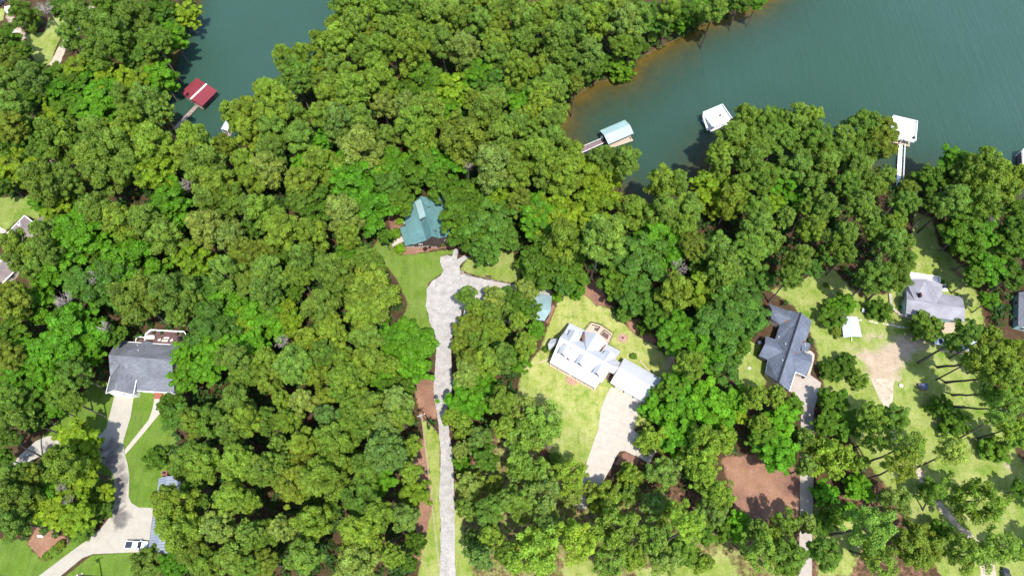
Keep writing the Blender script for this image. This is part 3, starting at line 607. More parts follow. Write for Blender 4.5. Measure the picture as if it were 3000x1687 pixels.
def gable(root, name, r0, r1, l1, l0, k1, k0, material, wall=None, t=.15):
    """ridge r0 (on the main roof) -> r1 (outer end); eaves l0-l1 and k0-k1"""
    VV = {'r0': r0, 'r1': r1, 'l0': l0, 'l1': l1, 'k0': k0, 'k1': k1}
    o = roof(root, name, VV, [('r0', 'r1', 'l1', 'l0'), ('r0', 'k0', 'k1', 'r1')], material, t)
    if wall:
        back = (r0 - r1); back.z = 0; back = back.normalized() * .3; dn = Vector((0, 0, -t - .03)); mb = MB(); zb = wall[1]
        l, k, r = l1 + back + dn, k1 + back + dn, r1 + back + dn; li = l.lerp(k, .07); ki = k.lerp(l, .07); r.z -= .1
        lo = lambda p: Vector((p.x, p.y, zb if zb is not None else p.z - .25))
        l2, k2 = l0 + dn, k0 + dn
        mb.add([li, r, ki, lo(ki), lo(li), l2, k2, lo(l2), lo(k2)], [(0, 1, 2), (0, 2, 3, 4), (0, 4, 7, 5), (2, 6, 8, 3)]); obj('gable_wall', mb, wall[0], root)
    return o
for rb, fr, fl, bl, fk, bk in (((438, 437), (352, 598), (283, 590), (318, 487), (407, 662), (476, 545)), ((690, 588), (612, 742), (540, 738), (605, 632), (666, 810), (742, 690)), ((962, 738), (872, 892), (798, 886), (858, 785), (926, 962), (1003, 850))):
    r0 = hit(Q(*rb), ps) + Vector((0, 0, .1)); r1 = W(Q(*fr), r0.z); ze = r0.z - 1.15
    gable(hC, 'dormer', r0, r1, W(Q(*fl), ze), hit(Q(*bl), ps) + Vector((0, 0, .08)), W(Q(*fk), ze), hit(Q(*bk), ps) + Vector((0, 0, .08)), 'roof_white', ('dark_and_shaded_siding', None))
gable(hC, 'rear_gable', W(Q(715, 549), 7.95), W(Q(876, 283), 7.95), W(Q(690, 265), 5.2), W(Q(664, 408), 5.2), W(Q(1032, 442), 5.2), W(Q(920, 548), 5.2), 'roof_white', ('beige_siding', -.1))
gable(hC, 'dormer', W(Q(452, 416), 7.9), W(Q(552, 245), 7.9), W(Q(470, 242), 6.5), W(Q(420, 335), 6.5), W(Q(620, 350), 6.5), W(Q(590, 410), 6.5), 'roof_white', ('beige_siding', 4.6))
gable(hC, 'dormer', W(Q(990, 714), 7.9), W(Q(1085, 560), 7.6), W(Q(1000, 555), 6.3), W(Q(938, 622), 6.3), W(Q(1148, 610), 6.3), W(Q(1105, 680), 6.3), 'roof_white', ('beige_siding', 4.6))
B6 = [W(Q(*p), 3.3) for p in ((130, 455), (175, 378), (266, 365), (292, 385), (262, 455), (200, 505), (145, 545))]; ap = W(Q(238, 440), 4.7)
VV = {str(i): p for i, p in enumerate(B6)}; VV['a'] = ap; roof(hC, 'bay_roof', VV, [('a', str(i), str((i + 1) % 7)) for i in range(7)], 'roof_white')
q, _ = offset_loop(B6, .3); mb = MB(); mb.prism(q, -.1, 3.15); obj('bay_wall', mb, 'beige_siding', hC)
V.update({'g1': W(Q(1287, 664), 3), 'g2': W(Q(1847, 976), 3), 'g3': W(Q(1637, 1362), 3), 'g4': W(Q(1075, 1040), 3), 'h1': W(Q(1211, 805), 5.2), 'h2': W(Q(1768, 1136), 5.2),
          'b1': W(Q(1090, 772), 4.9), 'b2': W(Q(1216, 812), 4.9), 'b3': W(Q(1137, 908), 3.1), 'b4': W(Q(1040, 868), 3.1), 'b5': W(Q(1155, 688), 3.1), 'b6': W(Q(1242, 738), 3.1)})
roof(hC, 'garage_roof', V, [('h1', 'h2', 'g2', 'g1'), ('h1', 'g4', 'g3', 'h2')], 'roof_white')
GW, sg = walls(hC, V, None, ['h1', 'g4', 'g3', 'h2', 'g2', 'g1'], 'pale_brick', .55)
a, b = GW[1], GW[2]; d = (b - a); d.z = 0; ln = d.length; d.normalize(); nn = Vector((d.y, -d.x, 0)) * sg
for t in (.22, .5, .78):
    c = a + d * (ln * t); mb = MB(); mb.box((c.x + nn.x * .16, c.y + nn.y * .16, 1.1), (2.5, .12, 2.15), math.atan2(d.y, d.x)); obj('garage_door', mb, 'white_paint', hC)
roof(hC, 'breezeway_roof', V, [('b1', 'b2', 'b6', 'b5'), ('b1', 'b4', 'b3', 'b2')], 'roof_white', .15)
for k in ('b3', 'b4', 'b5', 'b6'): mb = MB(); mb.box((V[k].x, V[k].y, 1.45), (.18, .18, 3.0)); obj('breezeway_post', mb, 'white_paint', hC)
mb = MB(); mb.prism([W(Q(*p)) for p in ((1055, 885), (1130, 915), (1080, 1010), (1000, 985))], -.1, .05); obj('mulch_bed', mb, 'wood_brown', None)['kind'] = 'structure'
fl = [V['Ea'].lerp(V['Eb'], t) for t in (.02, .2, .4, .6, .8, .98)]; up = (V['Ra'] - V['Ea']); up.z = 0; up = up.normalized() * .35
for p in fl: mb = MB(); mb.box((p.x + up.x, p.y + up.y, 1.45), (.2, .2, 2.9)); obj('porch_post', mb, 'white_paint', hC)
mb = MB(); e = [V['Ea'] + up * .2, V['Eb'] + up * .2, V['Eb'] + up * 7, V['Ea'] + up * 7]; mb.prism(e, -.1, .3); obj('porch_floor', mb, 'wood_tan', hC)
mb = MB(); c = W(Q(497, 985)); mb.tube([(c.x, c.y, -.05), (c.x, c.y, .12)], 1.85, 20); tag(obj('stone_step', mb, 'pale_brick', None, origin=c), 'round pale stone landing at the foot of the white house porch', 'stone step')
dk = [W(Q(*p), .9) for p in ((790, 128), (935, 172), (1128, 302), (1050, 470), (900, 560), (690, 250))]
mb = MB(); mb.prism(dk, .7, .9); obj('deck', mb, 'wood_tan', hC)
rail(hC, [dk[5], dk[0], dk[1], dk[2], dk[3]], .9, 'railing', 'black', mid=1, w=.07)
rail(hC, [W(Q(*p), .9) for p in ((805, 175), (920, 210), (880, 262))], .9, 'railing', 'black', mid=1, w=.07)
rail(hC, [W(Q(*p), .9) for p in ((1080, 325), (985, 250), (930, 315))], .9, 'railing', 'black', mid=1, w=.07)
mb = MB(); mb.prism([W(Q(*p), .91) for p in ((840, 200), (915, 215), (878, 262), (830, 240))], .905, .93); mb.prism([W(Q(*p), .91) for p in ((980, 262), (1060, 320), (1030, 385), (935, 320))], .905, .93); obj('stair_well', mb, 'wood_brown', hC)
rail(hC, [V['p1'] + Vector((0, 0, -2.5)), V['p2'] + Vector((0, 0, -2.5))], 2.4, 'railing', 'black', mid=2, w=.06); rail(hC, [V['q1'] + Vector((0, .3, -2.5)), V['q2'] + Vector((0, .3, -2.5))], 2.4, 'railing', 'black', mid=2, w=.06)
fp = [W(Q(*p)) for p in ((1232, 275), (1362, 337), (1290, 452), (1168, 392))]; c = centre(fp); r = empty('fire_pit', (c.x, c.y, 0), 'square brick fire pit with a pale inner ring on the lawn behind the white house', 'fire pit')
mb = MB(); mb.prism(fp, -.05, .1); obj('paving', mb, 'pale_brick', r)
for s_, h_, m_, nm in ((.5, .42, 'stone', 'ring_wall'), (.34, .43, 'brick', 'fire_bowl')):
    q = [c + (p - c) * s_ for p in fp]; mb = MB(); mb.prism(q, .1, h_ + (.01 if s_ < .4 else 0)); obj(nm, mb, m_, r)
q = [c + (p - c) * .22 for p in fp]; mb = MB(); mb.prism(q, .2, .46); obj('ash_bed', mb, 'wood_brown', r)
for a, b, lb in (((5, 735), (168, 672), 'pale timber bed edging at the left corner of the white house'), ((1535, 715), (1690, 890), 'pale timber garden edging behind the white roofed garage')):
    mb = MB(); mb.beam(W(Q(*a), .12), W(Q(*b), .12), .35, .26); mb.box(W(Q(*a), .15), (.4, .4, .4)); mb.box(W(Q(*b), .15), (.4, .4, .4)); tag(obj('garden_edging', mb, 'wood_tan', None), lb, 'garden edging')
# ---- blue grey shingled house
Q = zoom(2190, 860, .207)
V = {'r1': W(Q(760, 268), 6.4), 'r2': W(Q(440, 1252), 6.4), 'e1': W(Q(908, 385), 3), 't1': W(Q(455, 442), 3)}
pr = plane(V['r1'], V['r2'], V['e1']); pl = plane(V['r1'], V['r2'], V['t1'])
for k, p in (('e2', (872, 545)), ('e3', (835, 640)), ('e4', (780, 812)), ('e5', (680, 1110)), ('e6', (592, 1382))): V[k] = hit(Q(*p), pr)
for k, p in (('t2', (392, 643)), ('t3', (285, 930)), ('t4', (268, 1180)), ('t0', (562, 234))): V[k] = hit(Q(*p), pl)
V['t4'] = W(Q(252, 1130), 2.6)
hD = empty('shingled_house', base_of([V['r1'], V['r2']]), 'blue-grey shingled house with crossing gables right of the dense trees', 'house')
roof(hD, 'roof', V, [('r1', 'e1', 'e2', 'e3', 'e4', 'e5', 'e6', 'r2'), ('r1', 'r2', 't4', 't3', 't2', 't1', 't0')], 'shingle_blue')
walls(hD, V, None, ['r1', 'e1', 'e2', 'e3', 'e4', 'e5', 'e6', 'r2', 't4', 't3', 't2', 't1', 't0'], 'beige_siding', .4)
def wing(rb, re, ue, ub, le, lb_, pln, ze, wallm='beige_siding', zb=-.1):
    r0 = hit(Q(*rb), pln); r1 = W(Q(*re), r0.z); gable(hD, 'wing_roof', r0 + Vector((0, 0, .03)), r1, W(Q(*ue), ze), W(Q(*ub), ze), W(Q(*le), ze), W(Q(*lb_), ze), 'shingle_blue', (wallm, zb), .2)
    FOOT.append([(v.x, v.y) for v in (W(Q(*ue), ze), W(Q(*ub), ze), W(Q(*lb_), ze), W(Q(*le), ze))])
prD = pr
wing((625, 355), (345, 228), (298, 140), (562, 236), (335, 352), (452, 442), pl, 3); wing((505, 818), (247, 708), (258, 601), (392, 645), (160, 880), (285, 931), pl, 3, 'dark_and_shaded_siding')  # left wing's beige walls coloured dark: their shade is put into the siding
wing((632, 868), (905, 977), (780, 808), (912, 870), (820, 1172), (682, 1108), pr, 3); wing((760, 712), (886, 748), (822, 680), (886, 706), (860, 818), (768, 806), pr, 4.2, zb=None)
for p in ((437, 613), (532, 715), (490, 945)): q = hit(Q(*p), pl); mb = MB(); mb.tube([q, q + Vector((0, 0, .45))], .12); obj('vent_pipe', mb, 'white_paint', hD)
mb = MB()
for a, b in (('r1', 'r2'),): mb.beam(V[a] + Vector((0, 0, .03)), V[b] + Vector((0, 0, .03)), .35, .1)
obj('ridge_cap', mb, 'black', hD)
mb = MB(); mb.beam(V['e5'] + Vector((0, 0, -.05)), V['e6'] + Vector((0, 0, -.05)), .14, .2); mb.beam(V['e5'] + Vector((0, 0, -.05)), W(Q(820, 1172), 2.95), .14, .2); obj('fascia_trim', mb, 'white_paint', hD)
p = W(Q(782, 1190)); mb = MB(); mb.tube([p, p + Vector((0, 0, .85))], [.32, .36], 12); mb.tube([p + Vector((0, 0, .85)), p + Vector((0, 0, .95))], .4, 12); tag(obj('trash_can', mb, 'black', None, origin=p), 'black round trash can by the blue-grey house garage', 'trash can')
p = W(Q(158, 705)); mb = MB(); mb.box(p + Vector((0, 0, .45)), (.95, .95, .9)); mb.tube([p + Vector((0, 0, .9)), p + Vector((0, 0, .97))], .33, 12); tag(obj('air_conditioner', mb, 'galv', None, origin=p), 'pale air conditioner beside the shaded left wall of the blue-grey house', 'air conditioner')
p = W(Q(8, 815)); mb = MB(); mb.tube([p + Vector((-.25, -.7, .5)), p + Vector((-.2, -.55, .5)), p + Vector((.2, .55, .5)), p + Vector((.25, .7, .5))], [.2, .45, .45, .2], 12); [mb.box(p + Vector((s * .15, s * .45, .1)), (.6, .12, .22)) for s in (-1, 1)]; tag(obj('propane_tank', mb, 'white_paint', None, origin=p), 'white propane tank lying on the grass left of the blue-grey house', 'tank')
p = W(Q(22, 1055)); mb = MB(); mb.box(p + Vector((0, 0, .12)), (.95, .85, .24), .4, .9); mb.tube([p + Vector((0, 0, .24)), p + Vector((0, 0, .3))], .25, 12); tag(obj('septic_cover', mb, 'stone_white', None, origin=p), 'pale square concrete lid on the grass below the propane tank', 'lid')
# ---- pale grey roofed house
Q = zoom(2600, 780, .1656)
V = {k: W(Q(*p), z) for k, p, z in (('a', (342, 588), 5.2), ('b', (1368, 740), 5.2), ('n', (680, 218), 5.2), ('s1', (328, 832), 2.8), ('s2', (1362, 985), 2.8), ('e1', (1327, 540), 2.8), ('e2', (975, 487), 2.8), ('n1', (972, 315), 2.8), ('w1', (312, 215), 2.8), ('w2', (338, 430), 2.8))}
V['j'] = V['a'].lerp(V['b'], .5); V['vj'] = V['a'].lerp(V['b'], .145)
hE = empty('ranch_house', base_of([V['a'], V['b'], V['n']]), 'ranch house with a plain pale grey roof and a white rear porch', 'house')
roof(hE, 'roof', V, [('a', 's1', 's2', 'b', 'j', 'vj'), ('j', 'b', 'e1', 'e2'), ('n', 'j', 'e2', 'n1'), ('n', 'w1', 'w2', 'vj', 'j'), ('a', 'vj', 'w2')], 'shingle_pale')
walls(hE, V, None, ['a', 's1', 's2', 'b', 'e1', 'e2', 'n1', 'n', 'w1', 'w2'], 'teal_siding', .45, doors=((1, .6),))
mb = MB(); c = hit(Q(560, 520), plane(V['a'], V['j'], V['n'])); mb.box(c + Vector((0, 0, .3)), (.55, 1.25, 1.3)); ch = obj('chimney', mb, 'black', hE)
mb = MB(); mb.box(c + Vector((.45, 0, .2)), (.35, .9, .8)); mb.tube([c + Vector((.1, .2, 1.0)), c + Vector((.1, .2, 1.35))], .2, 10); obj('flue', mb, 'brick', ch)
pk = [W(Q(*p), .8) for p in ((352, 125), (898, 212), (905, 300), (660, 300), (330, 235))]; mb = MB(); mb.prism(pk, -.1, .8); obj('porch_floor', mb, 'white_deck', hE)
rail(hE, [pk[4], pk[0], pk[1], pk[2]], .95, w=.16, mid=2)
p = W(Q(205, 515)); mb = MB(); mb.box(p + Vector((0, 0, .5)), (1.2, 1.0, 1.0)); mb.tube([p + Vector((.1, .1, 1.0)), p + Vector((.1, .1, 1.07))], .33, 12); tag(obj('air_conditioner', mb, 'galv', None, origin=p), 'grey air conditioner by the left wall of the pale grey roofed house', 'air conditioner')
def wall_line(name, pts, h, w, m, label, cat):
    mb = MB()
    for i, (a, b) in enumerate(zip(pts, pts[1:])):
        d = b - a; k = max(1, int(d.length / 1.1))
        for j in range(k):
            c = a + d * ((j + .5) / k); mb.box((c.x, c.y, h / 2 - .05 + random.uniform(0, .05)), (d.length / k * .97, w * random.uniform(.8, 1.15), h + .1), math.atan2(d.y, d.x) + random.uniform(-.06, .06))
    return tag(obj(name, mb, m, None), label, cat)
wall_line('retaining_wall', [W(Q(*p)) for p in ((42, 500), (48, 690), (120, 790), (260, 890), (400, 915), (540, 945))], .5, .9, 'stone', 'curved pale stone retaining wall at the left of the pale grey roofed house', 'wall')
mb = MB(); st = [W(Q(*p)) for p in ((1000, 1000), (1215, 1020), (1150, 1185), (930, 1160))]
for i in range(7):
    a = st[0].lerp(st[3], i / 7 + .01); b = st[1].lerp(st[2], i / 7 + .01); c = st[1].lerp(st[2], (i + .92) / 7); d = st[0].lerp(st[3], (i + .92) / 7); mb.prism([a, b, c, d], -.05, .7 - i * .1)
tag(obj('timber_steps', mb, 'wood_tan', None), 'wide tan timber steps in front of the pale grey roofed house', 'steps')
p = W(Q(1005, 380)); mb = MB(); mb.box(p + Vector((0, 0, .03)), (1.6, 2.6, .16)); tag(obj('patio_slab', mb, 'stone_white', None, origin=p), 'small pale patio slab at the right of the grey roofed house', 'patio')
p = p + Vector((0, 0, .11)); r = empty('patio_chair', p, 'dark patio chair pair on the small slab beside the ranch house', 'chair')
mb = MB(); [mb.box(p + Vector((s, 0, .35)), (.45, .5, .1)) for s in (-.4, .4)]; obj('seat', mb, 'black', r); mb = MB(); [mb.box(p + Vector((s, .27, .62)), (.45, .08, .5)) for s in (-.4, .4)]; obj('backrest', mb, 'black', r); mb = MB(); [mb.box(p + Vector((s + u, v, .15)), (.05, .05, .3)) for s in (-.4, .4) for u in (-.18, .18) for v in (-.2, .2)]; obj('leg', mb, 'black', r)
Q = zoom(2680, 960, .0966)
pts = [W(Q(*p)) for p in ((780, 705), (1110, 745), (1430, 790))]; mb = MB(); [mb.beam(a + Vector((0, 0, .12)), b + Vector((0, 0, .12)), .3, .26) for a, b in zip(pts, pts[1:])]; tag(obj('timber_border', mb, 'wood_tan', None), 'pale timber border in the grass below the parked white car', 'garden edging')
mb = MB(); q = [W(Q(*p)) for p in ((1100, 680), (1420, 705), (1430, 780), (1110, 735))]; mb.prism(q, -.05, .25); tag(obj('timber_platform', mb, 'wood_tan', None), 'low tan timber platform under the pine right of the white car', 'platform')
V = {k: W(Q(*p), z) for k, p, z in (('a', (1250, 600), 2.6), ('b', (1540, 330), 3.2), ('c', (1900, 420), 3.2), ('d', (1640, 700), 2.6), ('e', (1500, 200), 2.6), ('f', (1880, 260), 2.6))}
sh = empty('garden_shed', base_of(V.values()), 'small shed with a pale metal roof half hidden under the pine by the car', 'shed')
roof(sh, 'roof', V, [('a', 'd', 'c', 'b'), ('b', 'c', 'f', 'e')], 'roof_carport'); walls(sh, V, None, ['a', 'd', 'c', 'f', 'e', 'b'], 'beige_siding', .25, wins=False)
# ---- taupe house at the left edge, its garage, right-edge house
Q = zoom(0, 600, .1794)
V = {k: W(Q(*p), z) for k, p, z in (('c1', (400, 176), 3), ('c2', (-15, 605), 3), ('c3', (280, 860), 3), ('c4', (690, 400), 3), ('k1', (345, 375), 5.2), ('k2', (215, 520), 5.2))}
hF = empty('hip_roof_house', base_of([V['c1'], V['c3']]), 'house with a taupe hip roof and white trim at the left edge', 'house')
roof(hF, 'roof', V, [('c1', 'c2', 'k2', 'k1'), ('c2', 'c3', 'k2'), ('c3', 'c4', 'k1', 'k2'), ('c4', 'c1', 'k1')], 'shingle_taupe'); walls(hF, V, None, ['c1', 'c2', 'c3', 'c4'], 'cream_siding', .5)
VW = {k: W(Q(*p), z) for k, p, z in (('a', (555, 275), 2.9), ('b', (722, 165), 2.9), ('c', (862, 225), 2.9), ('d', (700, 400), 2.9), ('r', (792, 190), 4), ('s', (560, 350), 4.4))}
roof(hF, 'wing_roof', VW, [('a', 's', 'r', 'b'), ('s', 'd', 'c', 'r')], 'shingle_taupe'); walls(hF, VW, None, ['a', 'b', 'r', 'c', 'd', 's'], 'cream_siding', .3, wins=False)
mb = MB()
for a, b in (('c1', 'c2'), ('c2', 'c3'), ('c1', 'c4')): mb.beam(V[a], V[b], .28, .2)
obj('fascia_trim', mb, 'white_paint', hF)
mb = MB(); c = hit(Q(330, 325), plane(V['c1'], V['c2'], V['k1'])); mb.box(c + Vector((0, 0, .3)), (.9, .9, 1.2)); ch = obj('chimney', mb, 'white_paint', hF); mb = MB(); mb.box(c + Vector((0, 0, .95)), (.5, .5, .16)); obj('flue', mb, 'black', ch)
p = VW['r'] + Vector((0, 0, .1)); mb = MB(); mb.tube([p, p + Vector((0, 0, .25)), p + Vector((0, 0, .4))], [.35, .4, .1], 12); obj('vent_cap', mb, 'white_paint', hF)
V = {k: W(Q(*p), z) for k, p, z in (('a', (300, 1020), 2.8), ('b', (42, 1278), 2.8), ('c', (-190, 1150), 2.8), ('d', (70, 880), 2.8), ('r', (175, 930), 4.6), ('s', (-85, 1195), 4.6))}
g = empty('detached_garage', base_of(V.values()), 'taupe roofed garage with white trim below the hip roofed house', 'garage')
roof(g, 'roof', V, [('a', 'r', 's', 'b'), ('r', 'd', 'c', 's')], 'shingle_taupe'); walls(g, V, None, ['a', 'b', 's', 'c', 'd', 'r'], 'cream_siding', .35); mb = MB(); mb.beam(V['a'], V['b'], .3, .22); obj('fascia_trim', mb, 'white_paint', g)
sheet('side_drive', [W(Q(*p)) for p in ((-60, 330), (20, 370), (110, 430), (60, 500), (-60, 520))], .05, 'concrete_clean', 0, .1)
sheet('side_drive', [W(Q(*p)) for p in ((-60, 880), (40, 900), (80, 960), (60, 1000), (-60, 1100))], .05, 'concrete_clean', 0, .1)
Q = zoom(2880, 820, .124)
V = {k: W(Q(*p), z) for k, p, z in (('a', (845, 290), 3), ('b', (830, 1080), 3), ('c', (1700, 1160), 3), ('d', (1700, 240), 3), ('r', (1290, 230), 5), ('s', (1270, 1100), 5))}
h7 = empty('blue_house', base_of(V.values()), 'blue-green sided house with a dark grey roof cut by the right edge', 'house')
roof(h7, 'roof', V, [('a', 'b', 's', 'r'), ('r', 's', 'c', 'd')], 'shingle_dark'); walls(h7, V, None, ['a', 'b', 's', 'c', 'd', 'r'], 'teal_siding', .35)
# ---- barn beside the white house, workshop by the driveway
Q = zoom(1480, 820, .0966)
V = {k: W(Q(*p), z) for k, p, z in (('a', (1422, 482), 3), ('b', (1188, 1242), 3), ('r', (1378, 938), 5.2))}
back = W(Q(640, 330), 3) - V['a']; back.z = 0
for k, s_ in (('d', 'a'), ('c', 'b'), ('q', 'r')): V[k] = V[s_] + back
br = empty('metal_barn', base_of(V.values()), 'barn with a pale blue-grey metal roof half covered by trees left of the pale lawn', 'barn')
roof(br, 'roof', V, [('a', 'd', 'q', 'r'), ('r', 'q', 'c', 'b')], 'roof_barn'); walls(br, V, None, ['a', 'r', 'b', 'c', 'q', 'd'], 'brown_siding', .3)
Q = zoom(340, 1370, .1863)
V = {k: W(Q(*p), z) for k, p, z in (('a', (672, 165), 2.9), ('b', (500, 1322), 2.9), ('r', (800, 128), 4.7), ('s', (640, 1330), 4.7))}
w_ = (V['r'] - V['a']); w_.z = 0; V['c'] = V['a'] + w_ * 2; w_ = (V['s'] - V['b']); w_.z = 0; V['d'] = V['b'] + w_ * 2
ws = empty('workshop', base_of(V.values()), 'long workshop with a ribbed blue-grey metal roof beside the pickup truck', 'workshop')
roof(ws, 'roof', V, [('a', 'b', 's', 'r'), ('r', 's', 'd', 'c')], 'roof_blue_grey'); walls(ws, V, None, ['a', 'b', 's', 'd', 'c', 'r'], 'pale_brick', .5, doors=((0, .5),))
mb = MB(); p = W(Q(862, 118), 0); mb.box((p.x, p.y, 1.8), (1.5, 1.1, 4.2)); ch = obj('chimney', mb, 'brick', ws); mb = MB(); mb.box((p.x, p.y, 3.98), (.9, .6, .16)); obj('flue', mb, 'black', ch)
# ---- carport with a boat under it
Q = zoom(2420, 880, .0966)
V = {k: W(Q(*p), z) for k, p, z in (('a', (690, 478), 2.4), ('b', (490, 600), 2.3), ('c', (530, 1122), 2.3), ('d', (1096, 1106), 2.3), ('e', (957, 496), 2.3), ('r', (770, 480), 2.9), ('s', (812, 1090), 2.9))}
V['b'] = W(Q(455, 500), 2.3)
cp = empty('carport', base_of([V['b'], V['c'], V['d'], V['e']]), 'pale lavender-grey metal carport open at the front, on the lawn between the houses', 'carport')
roof(cp, 'roof', V, [('b', 'c', 's', 'r'), ('r', 's', 'd', 'e')], 'roof_carport', .08)
for k0, k1 in (('b', 'c'), ('e', 'd')):
    for t in (.03, .35, .66, .97): q = V[k0].lerp(V[k1], t); q = q.lerp(centre(V.values()), .04); mb = MB(); mb.box((q.x, q.y, 1.1), (.1, .1, 2.2)); obj('post', mb, 'galv', cp)
FOOT.append([(V[k].x, V[k].y) for k in 'bcde'])
bw = W(Q(812, 1130)); bt = W(Q(720, 560)); d = (bw - bt); ln = d.length; d.normalize(); sd_ = Vector((d.y, -d.x, 0)); bo = empty('motor_boat', (bw + bt) / 2, 'white boat on its trailer with its bow showing under the carport', 'boat')
mb = MB(); secs = []
for t, wd, zk in ((0, .95, .55), (.25, 1.05, .5), (.6, 1.0, .52), (.85, .6, .65), (1, .06, .95)):
    c = bt + d * (ln * t); secs.append([c + sd_ * wd + Vector((0, 0, 1.25)), c + sd_ * (wd * .8) + Vector((0, 0, zk + .25)), c + Vector((0, 0, zk)), c - sd_ * (wd * .8) + Vector((0, 0, zk + .25)), c - sd_ * wd + Vector((0, 0, 1.25))])
vs = [v for s in secs for v in s]; fs = [(i * 5 + k, i * 5 + (k + 1) % 5, i * 5 + 5 + (k + 1) % 5, i * 5 + 5 + k) for i in range(4) for k in range(5)] + [(4, 3, 2, 1, 0), tuple(range(20, 25))]
mb.add(vs, fs); obj('hull', mb, 'car_white', bo)
mb = MB(); mb.box(bt + d * (ln * .4) + Vector((0, 0, 1.32)), (1.2, 1.8, .1), math.atan2(d.y, d.x) + 1.57); obj('cockpit', mb, 'black', bo)
mb = MB(); mb.beam(bt + d + Vector((0, 0, .4)), W(Q(780, 1235), .45), .12, .12); mb.beam(bt + sd_ + d + Vector((0, 0, .4)), bt - sd_ + d + Vector((0, 0, .4)), .1, .1); obj('trailer_frame', mb, 'white_paint', bo)
for s_ in (-1, 1): mb = MB(); c = bt + d * (ln * .35) + sd_ * (1.1 * s_) + Vector((0, 0, .32)); mb.tube([c - sd_ * .1, c + sd_ * .1], .32, 12); obj('wheel', mb, 'tyre', bo)
p = W(Q(1170, 345)); u = (W(Q(1270, 355)) - W(Q(1070, 300))).normalized(); rz = math.atan2(u.y, u.x); n_ = Vector((-u.y, u.x, 0)); r = empty('utility_trailer', p, 'small open trailer with pale rails on the grass above the carport', 'trailer')
mb = MB(); mb.box(p + Vector((0, 0, .45)), (2.0, 1.2, .1), rz); obj('bed', mb, 'wood_brown', r)
mb = MB()
for s_ in (-.6, .6): mb.beam(p - u + n_ * s_ + Vector((0, 0, .75)), p + u + n_ * s_ + Vector((0, 0, .75)), .1, .1); mb.beam(p - u + n_ * s_ + Vector((0, 0, .5)), p + u + n_ * s_ + Vector((0, 0, .5)), .06, .06)
mb.beam(p + u + n_ * .6 + Vector((0, 0, .7)), p + u * 1.5 + Vector((0, 0, .5)), .08, .08); mb.beam(p + u - n_ * .6 + Vector((0, 0, .7)), p + u * 1.5 + Vector((0, 0, .5)), .08, .08); obj('side_rail', mb, 'galv', r)
mb = MB(); mb.box(p - u * .75 + Vector((0, 0, .75)), (.7, 1.2, .5), rz, .85); obj('tool_box', mb, 'white_paint', r)
for s_ in (-.72, .72): mb = MB(); c = p + n_ * s_ + Vector((0, 0, .28)); mb.tube([c - n_ * .08, c + n_ * .08], .28, 12); obj('wheel', mb, 'tyre', r)
first = None; n_st = 0
for x, y in ((995, 600), (1040, 600), (1325, 630), (1395, 648), (1480, 680), (1530, 684), (1730, 700), (1800, 716), (1860, 728), (1930, 742), (1990, 745), (2050, 758), (2110, 785), (2180, 800), (2250, 810), (2340, 815), (2440, 830)):
    p = W(Q(x, y))
    if first is None:
        mb = MB(); mb.box(p + Vector((0, 0, .1)), (.55, .35, .28), 0, .8); first = s_ = obj('edging_stone', mb, 'stone_white', None, origin=p)
    else: s_ = first.copy(); COL.objects.link(s_); s_.location = p
    s_.rotation_euler.z = random.uniform(-.5, .3); s_.scale = (random.uniform(.8, 1.4),) * 2 + (1,); n_st += 1
    tag(s_, f'white edging stone, number {n_st} in the row counted from the carport' if n_st > 1 else 'white edging stone at the end of the row touching the carport', 'stone', 'white stones edging the lawn by the carport')
z_ = zoom(2600, 780, .1656); p = W(z_(205, 1072)); mb = MB(); mb.tube([p, p + Vector((0, 0, .3)), p + Vector((0, 0, .5))], [.35, .4, .1], 9); tag(obj('boulder', mb, 'stone_white', None, origin=p), 'roundish white boulder at the right end of the edging stones', 'boulder')
p = W(z_(850, 1195)); mb = MB(); mb.tube([p, p + Vector((0, 0, .4)), p + Vector((0, 0, .7))], [.5, .6, .2], 9); mb.tube([p + Vector((-.1, -.9, 0)), p + Vector((-.1, -.9, .4))], [.35, .2], 8); tag(obj('boulder', mb, 'stone_white', None, origin=p), 'pale boulder beside the loose tree in front of the ranch house', 'boulder')
p = W(t34(1000, 15)); mb = MB(); mb.tube([p, p + Vector((0, 0, .35)), p + Vector((0, 0, .5))], [.55, .6, .2], 9); tag(obj('boulder', mb, 'stone_white', None, origin=p), 'pale boulder on the grass left of the dark tarpaulin box', 'boulder')
# tarp covered hot tub on the lawn
c = [W(t34(*p)) for p in ((1118, 5), (1195, 2), (1197, 48), (1140, 50))]; r = empty('hot_tub', base_of(c), 'square tub under a dark blue cover standing alone on the lawn', 'hot tub')
q, _ = offset_loop(c, .05); mb = MB(); mb.prism(q, -.05, .75); obj('tub', mb, 'brick', r); mb = MB(); mb.prism(c, .751, .9); obj('cover', mb, 'tarp_blue', r)
